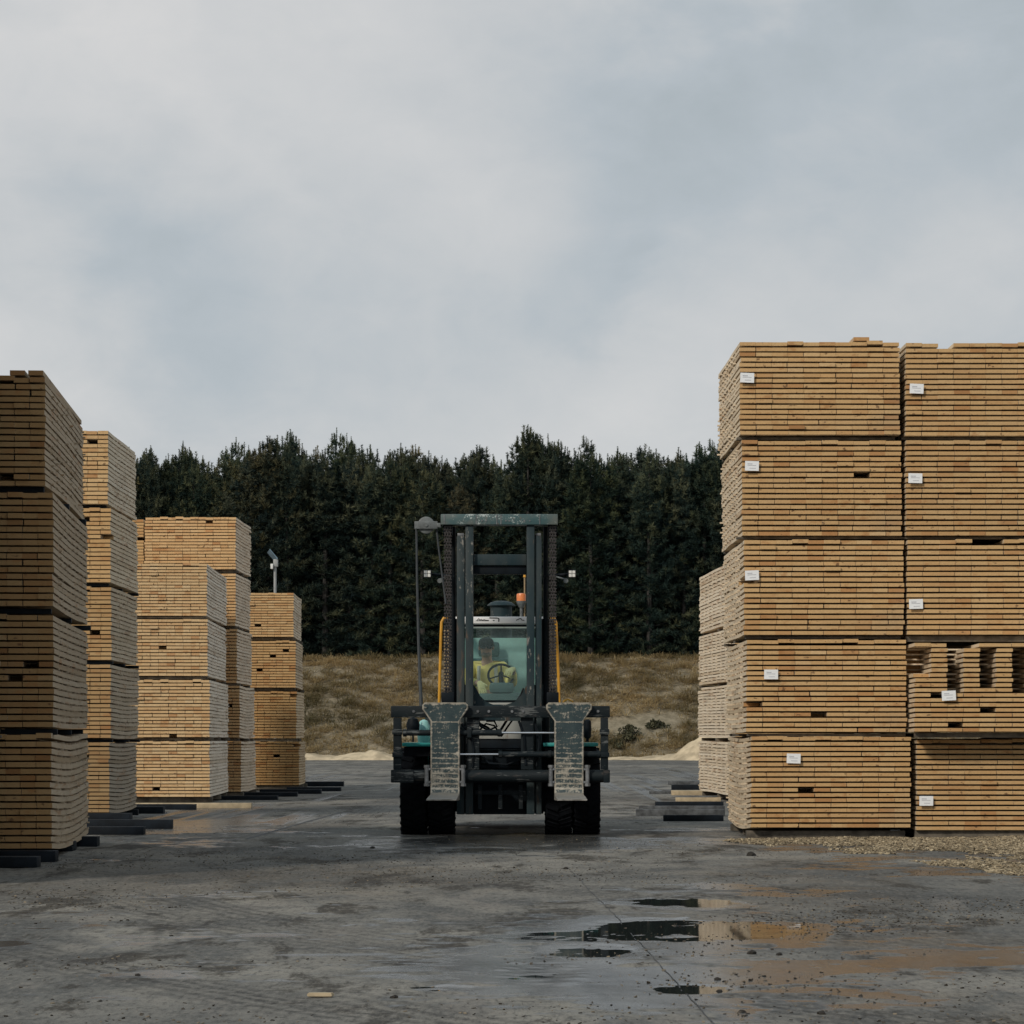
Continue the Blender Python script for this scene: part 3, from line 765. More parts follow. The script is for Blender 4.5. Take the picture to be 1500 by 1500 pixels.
# ------------------------------------------------------------------ timber packs
def pack_mesh(rg, Wd, Ln, Ht, layers, bw, frac, side, holes=0.012, sag=0.0, skip=None, push=None, loose=1.0, extra=()):
    """boards stacked in layers with thin sticks between; origin at the front bottom reference corner.
       side=+1: pack spreads to +x from the origin, -1: to -x"""
    V = []; Fc = []; T = []; E = []
    def seg_box(x0, x1, ys, z0, z1, zoff, t, endg=1.0, xs=0.0):
        n = len(ys); b0 = len(V)
        for i, y in enumerate(ys):
            zo = zoff[i]; xo = xs * (i / (n - 1) - .5)
            V.extend([(x0 + xo, y, z0 + zo), (x1 + xo, y, z0 + zo), (x1 + xo, y, z1 + zo), (x0 + xo, y, z1 + zo)])
        for i in range(n - 1):
            a = b0 + 4 * i; c = a + 4
            for k in range(4):
                j = (k + 1) % 4
                Fc.append((a + k, a + j, c + j, c + k)); T.append(t); E.append(0.0)
        Fc.append((b0 + 3, b0 + 2, b0 + 1, b0)); T.append(t); E.append(endg)
        a = b0 + 4 * (n - 1)
        Fc.append((a, a + 1, a + 2, a + 3)); T.append(t); E.append(endg)
    pitch = Ht / layers
    th = pitch * frac
    nb = max(1, int(round(Wd / bw)))
    ns = 6
    ys_st = [0.62 + (Ln - 0.74) * k / 7 for k in range(8)]
    c1, c2 = rg.uniform(-1, 1), rg.uniform(-1, 1)
    topj = [max(0.0, rg.gauss(0.004, 0.009)) for _ in range(nb + 1)]
    for (c, x_) in extra:
        ys = [rg.uniform(-.02, .02) + Ln * k / ns for k in range(ns + 1)]
        a, b2 = (c * bw + x_, (c + 1) * bw + x_ - .004)
        if side < 0: a, b2 = -b2, -a
        seg_box(a, b2, ys, Ht + .004, Ht + .004 + th, [0.003 * k for k in range(ns + 1)], rg.uniform(.15, .5))
    for L in range(layers):
        z0 = L * pitch
        rowx = rg.uniform(-1, 1) * 0.007 * loose
        rowt = rg.gauss(0, 0.05)
        wsc = rg.uniform(0.994, 1.0)
        tilt = rg.uniform(-1, 1) * 0.004
        for c in range(nb):
            x0 = c * bw * wsc + rowx; 
            gap = 0.0012 + (rg.random() < 0.05) * rg.uniform(0.003, 0.012)
            x1 = x0 + bw * wsc - gap
            if skip and skip(L, c): continue
            dy = rg.gauss(0, 0.0035) * loose
            if rg.random() < holes * .6: dy = rg.uniform(.25, .8)
            if rg.random() < 0.03: dy = -rg.uniform(0.01, 0.035)
            if push: dy += push(L, c)
            end = Ln + rg.gauss(0, 0.05) - (rg.random() < 0.1) * rg.uniform(0, 0.3)
            ys = [dy + (end - dy) * k / ns for k in range(ns + 1)]
            w1 = rg.gauss(0, 0.003); w2 = rg.gauss(0, 0.002)
            zo = []
            for y in ys:
                u = y / Ln
                bow = sag * ((2 * u - 1) ** 2 - 0.4) * (0.4 + 0.6 * (1 - L / layers)) + 0.008 * math.sin(u * 6 + c1 * 3) * c2
                zo.append(bow + (w1 * math.sin(u * 9 + c) + w2 * math.sin(u * 17 + L)) * min(1.0, .12 + u * 2.2) + tilt * (c / nb - .5))
            if L == layers - 1: zo = [q + (rg.random() < .3) * .0 + topj[c] for q in zo]
            t = min(1, max(0, rg.gauss(0.5, 0.11) + rowt))
            if rg.random() < 0.035: t *= 0.3
            a, b2 = (x0, x1) if side > 0 else (-x1, -x0)
            seg_box(a, b2, ys, z0, z0 + th * rg.uniform(.99, 1.005), zo, t, 1.0, rg.uniform(-.012, .012) * loose)
        if L < layers - 1:
            for y in ys_st:
                if rg.random() < 0.05: continue
                yj = y + rg.uniform(-.03, .03)
                o0 = rg.uniform(-.035, .006); o1 = rg.uniform(-.035, .006)
                u = yj / Ln
                bow = sag * ((2 * u - 1) ** 2 - 0.4) * (0.4 + 0.6 * (1 - L / layers)) + 0.008 * math.sin(u * 6 + c1 * 3) * c2
                a, b2 = (o0, nb * bw - o1) if side > 0 else (-(nb * bw - o1), -o0)
                tt = rg.uniform(.35, .9)
                b0 = len(V)
                zz0 = z0 + th + 0.001 + bow; zz1 = z0 + pitch - 0.001 + bow
                for (xx, yy2, zz) in ((a, yj - .022, zz0), (b2, yj - .022, zz0), (b2, yj + .022, zz0), (a, yj + .022, zz0), (a, yj - .022, zz1), (b2, yj - .022, zz1), (b2, yj + .022, zz1), (a, yj + .022, zz1)):
                    V.append((xx, yy2, zz))
                for f in ((0, 3, 2, 1), (4, 5, 6, 7), (0, 1, 5, 4), (1, 2, 6, 5), (2, 3, 7, 6), (3, 0, 4, 7)):
                    Fc.append(tuple(b0 + k for k in f)); T.append(tt); E.append(0.0)
    return np_mesh('timber_pack', V, Fc, M['wood'], {'tint': T, 'endgrain': E})

def make_tag(parent, x, z, y, rot):
    b = MB()
    b.box(-.083, .083, -.003, .003, -.058, .058)
    for (a, q, zz, hh) in ((-.055, .005, .024, .006), (-.055, .05, .006, .004), (-.03, .045, -.028, .005)):
        b.box(a, q, -.0042, -.0031, zz - hh, zz + hh, m=1)
    o = b.build('tag', [M['tag'], M['ink']], parent, smooth=False)
    o.location = (x, y, z); o.rotation_euler = (0, rot, R(1))
    return o

ORD = {4: ['top', 'second-highest', 'second-lowest', 'bottom'],
       5: ['top', 'second-highest', 'middle', 'second-lowest', 'bottom']}
def stack(d, Ln, rot, side, corners, levels, Wd, layers, bw, frac, colr, phrase, group, seed, tags=None, gapz=0.05, sags=None, special=None, dd=None, look=None, base=0.1, bearm='bearer', holes=.012):
    """corners: reference front-corner pixel x of each pack, top to bottom; levels: (ytop, ybottom) pixel rows"""
    n = len(levels)
    for i, (px, (yt, yb)) in enumerate(zip(corners, levels)):
        rg = random.Random(seed * 100 + i)
        di = d + (dd[i] if dd else rg.uniform(-.06, .06))
        zt, zb = PZ(yt, di), PZ(yb, di)
        kw = dict(special[i]) if special and i in special else {}
        me = pack_mesh(rg, Wd, Ln + rg.uniform(-.08, .08), zt - zb, layers, bw, frac, side, sag=(sags[i] if sags else rg.uniform(-.01, .015)), holes=holes, **kw)
        o = bpy.data.objects.new('timber_pack', me)
        o.location = (PX(px, di), di, zb)
        o.rotation_euler = (0, 0, R(rot + rg.uniform(-.35, .35)))
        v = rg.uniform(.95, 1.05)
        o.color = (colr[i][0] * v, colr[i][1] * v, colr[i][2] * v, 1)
        link(o)
        lk = look[i] if look else 'stickered timber pack'
        tag(o, f'{lk}, {ORD[n][i]} one {phrase}', 'timber pack', group)
        # bearers under the pack
        hz = base if i == n - 1 else max(0.03, zb - PZ(levels[i + 1][0], di) - 0.004)
        hz = min(hz, zb - 0.002) if i == n - 1 else hz
        W = int(round(Wd / bw)) * bw
        for k, y in enumerate((0.16, Ln * .5, Ln - .2)):
            b = MB()
            e0, e1 = -rg.uniform(-.05, .06), W + rg.uniform(-.05, .05)
            yy = y + rg.uniform(-.05, .05)
            b.box(e0 if side > 0 else -e1, e1 if side > 0 else -e0, yy - .05, yy + .05, -hz, -0.012 - (sags[i] * .4 if sags and sags[i] > 0 and k == 1 else 0.0), bev=0.004)
            b.build('bearer', M[bearm], o)
        if tags and tags[i]:
            tx, ty = tags[i]
            make_tag(o, PX(tx, di) - o.location.x, PZ(ty, di) - zb, -0.045, R(rg.uniform(-3, 3)))

gold = [(1.0, 1.0, 1.0)] * 5
# tall two-column stack on the right
lookR = ['golden timber pack with white tag'] * 5
stack(32.7, 3.0, 0.3, 1, [1084, 1087, 1090, 1094, 1100], [(499, 637), (643, 784), (789, 930), (936, 1073), (1079, 1216)], 1.92, 18, .192, .665,
      gold, 'in the tall right stack\'s left column', 'timber packs in the left column of the tall right stack', 1,
      holes=.004, tags=[(1094, 554), (1101, 683), (1101, 843), (1129, 988), (1162, 1111)], sags=[.012, .01, .012, .018, .05], look=lookR, dd=[.0, .04, -.02, .03, -.02], special={0: dict(extra=[(7, .02)])})
def sk4(L, c):
    up = 17 - L
    if up in (0,) and c in (2, 3): return True
    if 1 <= up <= 9 and c in (2, 4, 6, 8) and not (up in (9,) and c == 4): return True
    if up == 13 and c == 4: return True
    if up == 16 and c == 2: return True
    if up == 10 and c == 1: return True
    return False
def pu4(L, c):
    up = 17 - L
    if 1 <= up <= 5 and c == 0: return 0.9
    if 5 <= up <= 6 and c == 0: return 0.12
    return 0.0
lookRb = ['golden timber pack with ragged top', 'neat golden timber pack with white tag', 'golden timber pack with dark top slot', 'loose timber pack full of dark gaps', 'half shaded timber pack']
stack(32.7, 3.0, -0.2, 1, [1327, 1327, 1329, 1340, 1343], [(500, 637), (643, 784), (789, 930), (940, 1072), (1081, 1215)], 1.92, 18, .192, .665,
      gold, 'in the tall right stack\'s right column', 'timber packs in the right column of the tall right stack', 2,
      holes=.004, tags=[(1342, 570), (1340, 701), (1341, 885), (1389, 1019), (1356, 1173)], special={3: dict(skip=sk4, push=pu4, loose=1.3), 2: dict(skip=lambda L, c: L == 17 and c in (4, 5)), 0: dict(skip=lambda L, c: L == 17 and c == 2)},
      dd=[.03, .0, .0, -.42, .02], look=lookRb)
# farther stack behind it
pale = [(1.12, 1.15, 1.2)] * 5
stack(50.8, 5.2, 3.4, 1, [1076, 1076, 1077, 1078], [(820, 912), (917, 996), (1001, 1080), (1086, 1166)], 1.95, 17, .15, .72,
      pale, 'of the stack behind the tall right one', 'timber packs in the far right stack', 3, look=['pale timber pack'] * 4)
# left rows
br = [(0.66, 0.64, 0.62)] * 5  # wood dimmed: the shade on the nearest stack's front put into its colour
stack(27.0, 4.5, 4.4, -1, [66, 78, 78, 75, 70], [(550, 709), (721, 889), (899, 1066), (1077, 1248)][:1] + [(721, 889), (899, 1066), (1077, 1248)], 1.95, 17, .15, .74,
      br, 'of the nearest left stack', 'timber packs in the nearest left stack', 4, look=['brown timber pack with loose boards on top', 'brown shaded timber pack', 'brown shaded timber pack', 'brown shaded timber pack on black bearers'],
      sags=[-.03, .01, .015, .05], gapz=.08, bearm='darkbeam', holes=.03, special={0: dict(extra=[(0, .02), (1, .05)])})
shade_tints = [(1.08, 1.12, 1.18), (1.0, 1.0, 1.0), (.88, .88, .88), (.74, .74, .75), (.62, .63, .66)]  # packs dimmed downwards: shade at the stack's foot put into the tint
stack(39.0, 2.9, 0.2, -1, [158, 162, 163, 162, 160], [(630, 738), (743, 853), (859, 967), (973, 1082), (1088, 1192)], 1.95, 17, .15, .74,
      shade_tints, 'in the second left stack', 'timber packs in the second left stack', 5, look=['timber pack'] * 5, sags=[.01, .01, .012, .015, .03], bearm='darkbeam', holes=.02)
stack(50.0, 4.7, 1.9, -1, [303, 304, 307, 307], [(825, 902), (906, 990), (995, 1080), (1085, 1167)], 1.95, 17, .15, .72,
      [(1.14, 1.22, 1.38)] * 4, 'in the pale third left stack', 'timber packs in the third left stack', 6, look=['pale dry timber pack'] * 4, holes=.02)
stack(55.6, 2.7, -1.0, -1, [345, 345, 347, 351, 353], [(757, 834), (839, 916), (921, 1000), (1005, 1081), (1086, 1160)], 1.85, 17, .155, .72,
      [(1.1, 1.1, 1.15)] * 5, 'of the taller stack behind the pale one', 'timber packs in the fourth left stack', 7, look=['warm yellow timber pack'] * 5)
stack(55.7, 2.7, -1.0, -1, [210, 210, 210, 210, 210], [(760, 834), (839, 916), (921, 1000), (1005, 1081), (1086, 1160)], 1.5, 17, .155, .78,
      [(1.05, 1.03, 1.0)] * 5, 'left of the taller stack behind the pale one', 'timber packs beside the fourth left stack', 8, look=['mostly hidden timber pack'] * 5)
stack(63.0, 3.0, 1.3, -1, [430, 433, 434, 438], [(868, 933), (938, 1007), (1012, 1081), (1086, 1150)], 1.95, 17, .15, .72,
      [(1.05, 1.07, 1.12), (1.0, .98, .95), (.95, .90, .82), (.84, .77, .66)], 'of the short stack before the lamp pole', 'timber packs in the fifth left stack', 9, look=['small distant timber pack'] * 4)  # lower packs darker: shadow of the stack before them put into the tint
# the neighbour of the nearest stack, of which the photograph shows only board tips at its edge
stack(22.1, 4.5, 3.25, -1, [-112, -112, -114, -112, -112], [(305, 492), (500, 685), (693, 880), (888, 1074), (1082, 1279)], 1.95, 17, .15, .74,
      br, 'of the stack cut off by the left edge', 'timber packs of the stack cut off by the left edge', 10, look=['brown timber pack'] * 5)

# ------------------------------------------------------------------ bearers lying on the ground
def beam(px0, px1, py, hgt, dep, mat, label, rot=0.0, z=0.0, group='bearers lying on the ground beside the stacks', name='bearer_beam'):
    d = GD(py)
    x0, x1 = PX(px0, d), PX(px1, d)
    b = MB(); L = x1 - x0
    b.box(-L / 2, L / 2, 0, dep, 0, hgt, bev=min(hgt, dep) * .06)
    o = b.build(name, M[mat], None, ((x0 + x1) / 2, d, z))
    o.rotation_euler = (0, 0, R(rot))
    return tag(o, label, 'beam', group)
blk = 'darkbeam'; gry = 'greybeam'
for a in ((-60, 54, 1271, .10, .22, blk, 'black bearer poking out under the nearest left stack, closest one'),
          (-40, 81, 1263, .11, .20, blk, 'black bearer poking out just beside the nearest stack front corner'),
          (40, 108, 1246, .10, .20, blk, 'short black bearer under the middle of the nearest left stack'),
          (60, 142, 1240, .11, .22, blk, 'black bearer poking out behind the nearest left stack'),
          (100, 210, 1223, .10, .22, blk, 'black bearer below the longest one beside the second left stack'),
          (110, 251, 1214, .12, .22, blk, 'longest black bearer poking out beside the second left stack'),
          (110, 190, 1206, .14, .3, blk, 'thick black bearer at the foot of the second left stack'),
          (190, 239, 1192, .11, .25, blk, 'short black bearer right of the second left stack'),
          (195, 286, 1186, .09, .22, blk, 'black bearer lying before the pale long board'),
          (300, 406, 1172, .08, .3, blk, 'black bearer nearest the corner of the third left stack'),
          (340, 435, 1167, .09, .3, blk, 'black bearer at the foot of the fourth left stack'),
          (380, 470, 1163, .10, .3, blk, 'black bearer in front of the fifth left stack'),
          (420, 499, 1159, .09, .3, blk, 'black bearer second farthest along the left stacks'),
          (438, 503, 1152, .12, .35, blk, 'farthest black bearer poking out past the fifth left stack')):
    beam(*a)
beam(150, 368, 1184, .09, .2, 'palebeam', 'long pale board lying in front of the third left stack', name='loose_board')
beam(385, 404, 1171, .05, .2, 'palebeam', 'small pale offcut on the bearers beside the third left stack', name='timber_offcut')
for a in ((972, 1060, 1203, .09, .13, blk, 'dark wet bearer nearest the left foot of the tall stack'),
          (932, 1062, 1195, .10, .16, gry, 'long grey bearer reaching farthest out left of the tall stack'),
          (936, 1062, 1188, .085, .14, gry, 'grey bearer just behind the longest grey one'),
          (960, 1060, 1181, .08, .13, blk, 'grey bearer in the middle of the pile left of the tall stack'),
          (990, 1056, 1174, .075, .14, 'palebeam', 'yellow bearer among grey ones left of the tall stack'),
          (984, 1052, 1165, .10, .3, 'palebeam', 'pale timber bearer at the foot of the far right stack'),
          (952, 1030, 1163, .06, .3, gry, 'flat grey bearer sticking out left at the far right stack'),
          (984, 1030, 1157, .12, .2, blk, 'thick dark bearer behind the pale one at the far right stack'),
          (980, 1030, 1150, .10, .4, gry, 'farthest grey bearer beside the far right stack')):
    beam(*a)
beam(1100, 1135, 1222, .08, .1, gry, 'black wet plank end under the tall stack corner')
beam(1136, 1205, 1221, .075, .1, gry, 'grey plank lying along the foot of the tall stack')
beam(1320, 1420, 1221, .06, .1, gry, 'grey plank half buried in chips below the right column')

# ------------------------------------------------------------------ yard details
# chips and bark in front of the right stack
def chip_field(name, n, fn, smin, smax, mat, zmax):
    P = []
    while len(P) < n:
        p = fn()
        if p is not None: P.append(p)
    P = np.array(P); m = len(P)
    a = rng.uniform(0, 6.283, m); tl = rng.normal(0, .45, m)
    L = rng.uniform(smin, smax, m); Wd = L * rng.uniform(.3, .6, m)
    d = np.stack([np.cos(a), np.sin(a), np.sin(tl) * .6], 1) * (L / 2)[:, None]
    s = np.stack([-np.sin(a), np.cos(a), rng.normal(0, .5, m)], 1) * (Wd / 2)[:, None]
    C = np.stack([P[:, 0], P[:, 1], P[:, 2]], 1)
    up = np.zeros((m, 3)); up[:, 2] = Wd * .35
    V = np.stack([C - d - s, C + d - s, C + d + s, C - d + s, C - d - s + up, C + d - s + up, C + d + s + up, C - d + s + up], 1).reshape(-1, 3)
    i = np.arange(m) * 8
    Q = np.concatenate([np.stack([i + q for q in f], 1) for f in ((4, 5, 6, 7), (0, 1, 5, 4), (1, 2, 6, 5), (2, 3, 7, 6), (3, 0, 4, 7))])
    t = np.tile(rng.uniform(0, 1, m), 5)
    return link(bpy.data.objects.new(name, np_mesh(name, V, Q, mat, {'tint': t})))
def chipz(x, y):
    e = 1.0
    # strip in front of the stack, thickest towards the right
    u = max(0.0, min(1.0, (x - 2.5) / 2.4))
    front = 32.0 - u * 8.5
    if y > 32.55 or y < front - 2.5: return None
    n = mnoise.noise(Vector((x * 0.55, y * 0.35, 4.0))) + .6 * mnoise.noise(Vector((x * 1.4, y * 0.55, 1.0))) + .4 * mnoise.noise(Vector((x * 4, y * 1.6, 2.0)))
    k = u * 0.38 + n * 0.62 - max(0.0, 2.9 - x) * 0.9 + min(1, max(0, (y - 30.0) / 2.0)) * 0.30 + min(0.0, (y - front) * .25)
    if k < 0.12: return None
    return min(0.040, (k - 0.12) * 0.05)
def chip_pt():
    x = rng.uniform(1.4, 9.5); y = rng.uniform(24.0, 32.55)
    z = chipz(x, y)
    if z is None: return None
    if z < .02 and rng.uniform() > .35 + z * 30: return None
    return (x, y, z * rng.uniform(.7, 1.05) + .003)
xs = np.arange(1.4, 9.6, 0.05); ys = np.arange(24.0, 32.56, .07)
Vv = []; Ff = []; idx = {}
for iy, y in enumerate(ys):
    for ix, x in enumerate(xs):
        z = chipz(x, y)
        if z is not None and z > 0.006:
            idx[(ix, iy)] = len(Vv); Vv.append((x, y, z - .006 + .010 * mnoise.noise(Vector((x * 9, y * 9, 0)))))
for (ix, iy), a in idx.items():
    q = [idx.get(k) for k in ((ix + 1, iy), (ix + 1, iy + 1), (ix, iy + 1))]
    if None not in q: Ff.append((a, *q))
mulch = link(bpy.data.objects.new('bark_mulch', np_mesh('bark_mulch', Vv, Ff, M['chips'], {'tint': rng.uniform(0, .5, len(Ff))})))
tag(mulch, 'brown bark litter spread along the foot of the tall right stack', 'bark litter', kind='stuff')
ch = chip_field('wood_chips', 70000, chip_pt, .012, .04, M['chips'], .1)
tag(ch, 'tan wood chips strewn over the ground before the tall right stack', 'wood chips', kind='stuff')
_cp = []
for _ in range(60000):
    py = 1165 + 335 * rng.uniform(0, 1)
    if py > 1390 and rng.uniform() > max(.12, 1 - (py - 1390) / 70): continue
    d = GD(py); _cp.append((PX(rng.uniform(-60, 1560), d), d))
_cp = np.array(_cp)
_w = .05 + 1.15 * rotn(_cp[:, 0], _cp[:, 1], .42, 31, .5) + .6 * rotn(_cp[:, 0], _cp[:, 1], 1.3, 32, .9)
_cp = _cp[rng.uniform(0, 1, len(_cp)) < _w]
_cz = relief(_cp[:, 0], _cp[:, 1])
_it = iter([(x, y, z + .001) for (x, y), z in zip(_cp, _cz)])
def clod_pt(): return next(_it)
cd = chip_field('debris', min(8000, len(_cp)), clod_pt, .006, .020, M['clod'], .0)
tag(cd, 'small dark bark crumbs and grit scattered over the wet yard', 'debris', kind='stuff')
# larger clods one can count
def clod(px, py, s, label, mat='clod', group='dark mud clods on the yard'):
    d = GD(py)
    bm = bmesh.new(); bmesh.ops.create_icosphere(bm, subdivisions=2, radius=1)
    for v in bm.verts:
        n = 1 + .45 * mnoise.noise(v.co * 1.6 + Vector((px, py, 0)))
        v.co = Vector((v.co.x * s * n, v.co.y * s * n, max(-.2, v.co.z) * s * .7 * n))
    me = bpy.data.meshes.new('mud_clod'); bm.to_mesh(me); bm.free(); me.materials.append(M[mat])
    o = link(bpy.data.objects.new('mud_clod', me)); o.location = (PX(px, d), d, s * .1 + float(relief(np.array([PX(px, d)]), np.array([d]))[0]))
    tag(o, label, 'clod', group)
for (px, py, s, lb) in ((1101, 1396, .030, 'largest black mud clod right of the puddle'), (1141, 1398, .020, 'small black mud clod right of the largest one'),
                        (1051, 1434, .017, 'black mud clod below the puddle, upper of a pair'), (1054, 1450, .017, 'black mud clod below the puddle, lower of a pair'),
                        (1204, 1485, .020, 'black mud clod near the bottom edge on the right'), (1087, 1482, .016, 'flat mud clod near the bottom edge left of another'),
                        (202, 1428, .016, 'black mud clod alone on the left foreground'), (251, 1370, .012, 'tiny black mud clod alone on the left yard'),
                        (577, 1463, .020, 'black mud clod right of the yellow wood chip'), (1100, 1254, .05, 'black mud clod before the tall stack corner'),
                        (829, 1273, .025, 'tiny mud clod at the end of the seam'), (546, 1243, .028, 'tiny mud clod left of the forklift shadow')):
    clod(px, py, s, lb)
d = GD(1461)
b = MB(); b.prism([(-.06, -.02), (.055, -.025), (.065, .01), (.02, .03), (-.055, .022)], 0.004, 0.022, axis='z', bev=.004)
o = b.build('bark_chip', M['palebeam'], None, (PX(469, d), d, 0)); tag(o, 'yellow wood chip lying alone in the foreground', 'wood chip')

# puddles: irregular outlines of standing water, all flat on the yard
def puddle(label, px, py, hw, hh):
    d = GD(py); x0 = PX(px, d); sx = hw * d / F * 1.5; sy = abs(GD(py - hh) - GD(py + hh)) / 2 * 1.5
    V = [(x0 + math.cos(k * math.pi / 16) * sx, d + math.sin(k * math.pi / 16) * sy, WATER_Z) for k in range(32)]
    me = bpy.data.meshes.new('puddle'); me.from_pydata(V, [], [tuple(range(32))]); me.materials.append(M['water'])
    o = link(bpy.data.objects.new('puddle', me)); tag(o, label, 'puddle', kind='structure')
for (lb, *a) in (('large dark puddle in the right foreground mirroring the stack', 1000, 1364, 200, 17), ('thin puddle above the large one', 1008, 1322, 85, 6),
        ('small puddle below the large one', 862, 1393, 55, 7), ('small puddle strip on the seam', 1005, 1447, 50, 5), ('small puddle at the centre foreground', 640, 1447, 45, 4),
        ('small puddle left of the seam strip', 790, 1424, 50, 14), ('puddle before the left stacks', 270, 1203, 90, 8)):
    puddle(lb, *a)

# seams in the paving
def seam(pts, wd, label):
    V = []; Q = []
    pw = [(PX(p, GD(q)), GD(q)) for p, q in pts]
    fine = []
    for (a, c) in zip(pw, pw[1:]):
        n = max(4, int(math.hypot(c[0] - a[0], c[1] - a[1]) / .12))
        for k in range(n):
            t = k / n; x = a[0] + (c[0] - a[0]) * t; y = a[1] + (c[1] - a[1]) * t
            fine.append((x + .012 * mnoise.noise(Vector((x * 3, y * 3, 0))), y))
    fine.append(pw[-1])
    for i, (x, y) in enumerate(fine):
        q = wd * (0.6 + .5 * abs(mnoise.noise(Vector((x * 2, y * 2, 5)))))
        a = fine[max(0, i - 1)]; c = fine[min(len(fine) - 1, i + 1)]
        t = Vector((c[0] - a[0], c[1] - a[1])).normalized(); nn = Vector((-t.y, t.x)) * q
        zz = [float(relief(np.array([k[0]]), np.array([k[1]]))[0]) + .003 for k in ((x - nn.x, y - nn.y), (x + nn.x, y + nn.y))]
        V += [(x - nn.x, y - nn.y, zz[0]), (x + nn.x, y + nn.y, zz[1])]
    for i in range(len(fine) - 1): Q.append((2 * i, 2 * i + 1, 2 * i + 3, 2 * i + 2))
    o = link(bpy.data.objects.new('paving', np_mesh('paving', V, Q, M['seam'])))
    tag(o, label, 'seam', kind='structure')
seam([(836, 1276), (905, 1345), (1048, 1503)], .0042, 'straight seam running through the large puddle')
seam([(362, 1229), (420, 1212), (500, 1190)], .035, 'dark seam on the left yard')
seam([(880, 1197), (935, 1196)], .05, 'dark crack right of the forklift wheels')

# ------------------------------------------------------------------ lamp pole
d = 84.0
r = empty('lamp_pole', (PX(403, d), d, 0))
zt = PZ(828, d)
b = MB(); b.cyl((0, 0, -.1), (0, 0, zt), .06, 12, .045); b.build('pole', M['galv'], r)
b = MB(); b.box(-.05, .09, -.08, .08, zt - .05, zt + .18, bev=.02); b.build('bracket', M['galv'], r)
b = MB(); b.box(-.13, -.05, -.15, .05, zt - .12, zt + .04, bev=.02); b.build('lamp_head', M['lens'], r)
mt = Matrix.Translation((-.08, 0, zt + .30)) @ Matrix.Rotation(R(50), 4, 'Y') @ Matrix.Rotation(R(-25), 4, 'X')
b = MB(); b.box(-.19, .19, -.15, .15, -.012, .012, mat=mt); b.build('solar_panel', M['panel'], r)
b = MB(); b.cyl((0.05, 0, zt + .15), (-.06, 0, zt + .34), .025); b.build('strut', M['galv'], r)
tag(r, 'slim galvanised lamp pole with tilted solar panel behind the short left stack', 'lamp pole')

# ------------------------------------------------------------------ forklift
FD = 34.37
FX0 = PX(733, FD)
fk = empty('forklift', (FX0, FD, 0))
tag(fk, 'big dark teal forklift facing the camera with raised twin forks', 'forklift')
def lx(px, d): return PX(px, d) - FX0
def ly(d): return d - FD
def rect(b, x0, x1, y0, y1, d0, d1, bev=.0, m=0):
    """pixel rectangle (x0..x1, y0 top..y1 bottom) read at distance d0, running back to d1"""
    return b.box(lx(x0, d0), lx(x1, d0), ly(d0), ly(d1), PZ(y1, d0), PZ(y0, d0), bev, m)

# mast
MD = 33.80
b = MB(); rect(b, 645.5, 817, 753, 768.5, MD - .02, MD + .22, .012)
hb = b.build('mast_head_beam', M['beam'], fk)
b = MB()
for px in (650, 697, 727, 733, 790):
    rect(b, px, px + 1.4, 753.5, 768, MD - .027, MD - .018)
for px in (706, 712, 741, 746, 768, 776):
    b.cyl((lx(px, MD), ly(MD - .028), PZ(763, MD)), (lx(px, MD), ly(MD - .015), PZ(763, MD)), .010, 8)
b.build('weld_marks', M['steel'], hb)
for (a, c) in ((681.8, 693.2), (771.5, 783)):
    b = MB(); rect(b, a, c, 768.6, 1193, MD + .02, MD + .20, .012)
    m_ = b.build('inner_upright', M['mast'], fk)
for (a, c) in ((669, 680.6), (784.2, 793.4)):
    b = MB(); rect(b, a, c, 785, 1193, MD + .06, MD + .28, .012)
    m_ = b.build('outer_upright', M['mast'], fk)
    b = MB(); rect(b, a + 1, c - 1, 781, 784.9, MD + .08, MD + .26, .004); b.build('end_cap', M['steel'], m_)
for (a, c) in ((658.5, 667.5), (796, 803.5)):
    b = MB()
    xm = (lx(a, MD) + lx(c, MD)) / 2
    b.cyl((xm, ly(MD + .3), PZ(1190, MD)), (xm, ly(MD + .3), PZ(905, MD)), .052, 16)
    b.cyl((xm, ly(MD + .3), PZ(905, MD)), (xm, ly(MD + .3), PZ(769, MD)), .032, 14)
    b.build('lift_cylinder', M['dark'], fk)
b = MB(); rect(b, 693.4, 771.3, 812, 828, MD + .10, MD + .22, .01); rect(b, 693.4, 771.3, 829, 841, MD + .14, MD + .30, .008, 1)
b.build('crossmember', [M['mast'], M['dark']], fk)
# lower cross plate with its rounded opening
b = MB()
dm = MD + .22
pl = [(668, 1003), (693.5, 1003), (697.5, 1008), (703, 1019), (712, 1028), (722, 1032), (742, 1032), (754, 1028), (763, 1019), (769, 1008), (772, 1003), (796, 1003), (796, 1056), (668, 1056)]
b.prism([(lx(p, dm), PZ(q, dm)) for p, q in pl], ly(dm), ly(dm + .06)); b.build('lower_crossmember', M['mast'], fk)
b = MB()
rect(b, 672, 694, 1056, 1192, dm + .02, dm + .1); rect(b, 772, 796, 1056, 1192, dm + .02, dm + .1); rect(b, 694, 772, 1088, 1193, dm + .04, dm + .12, .01)
b.build('mast_foot_plate', M['dark'], fk)

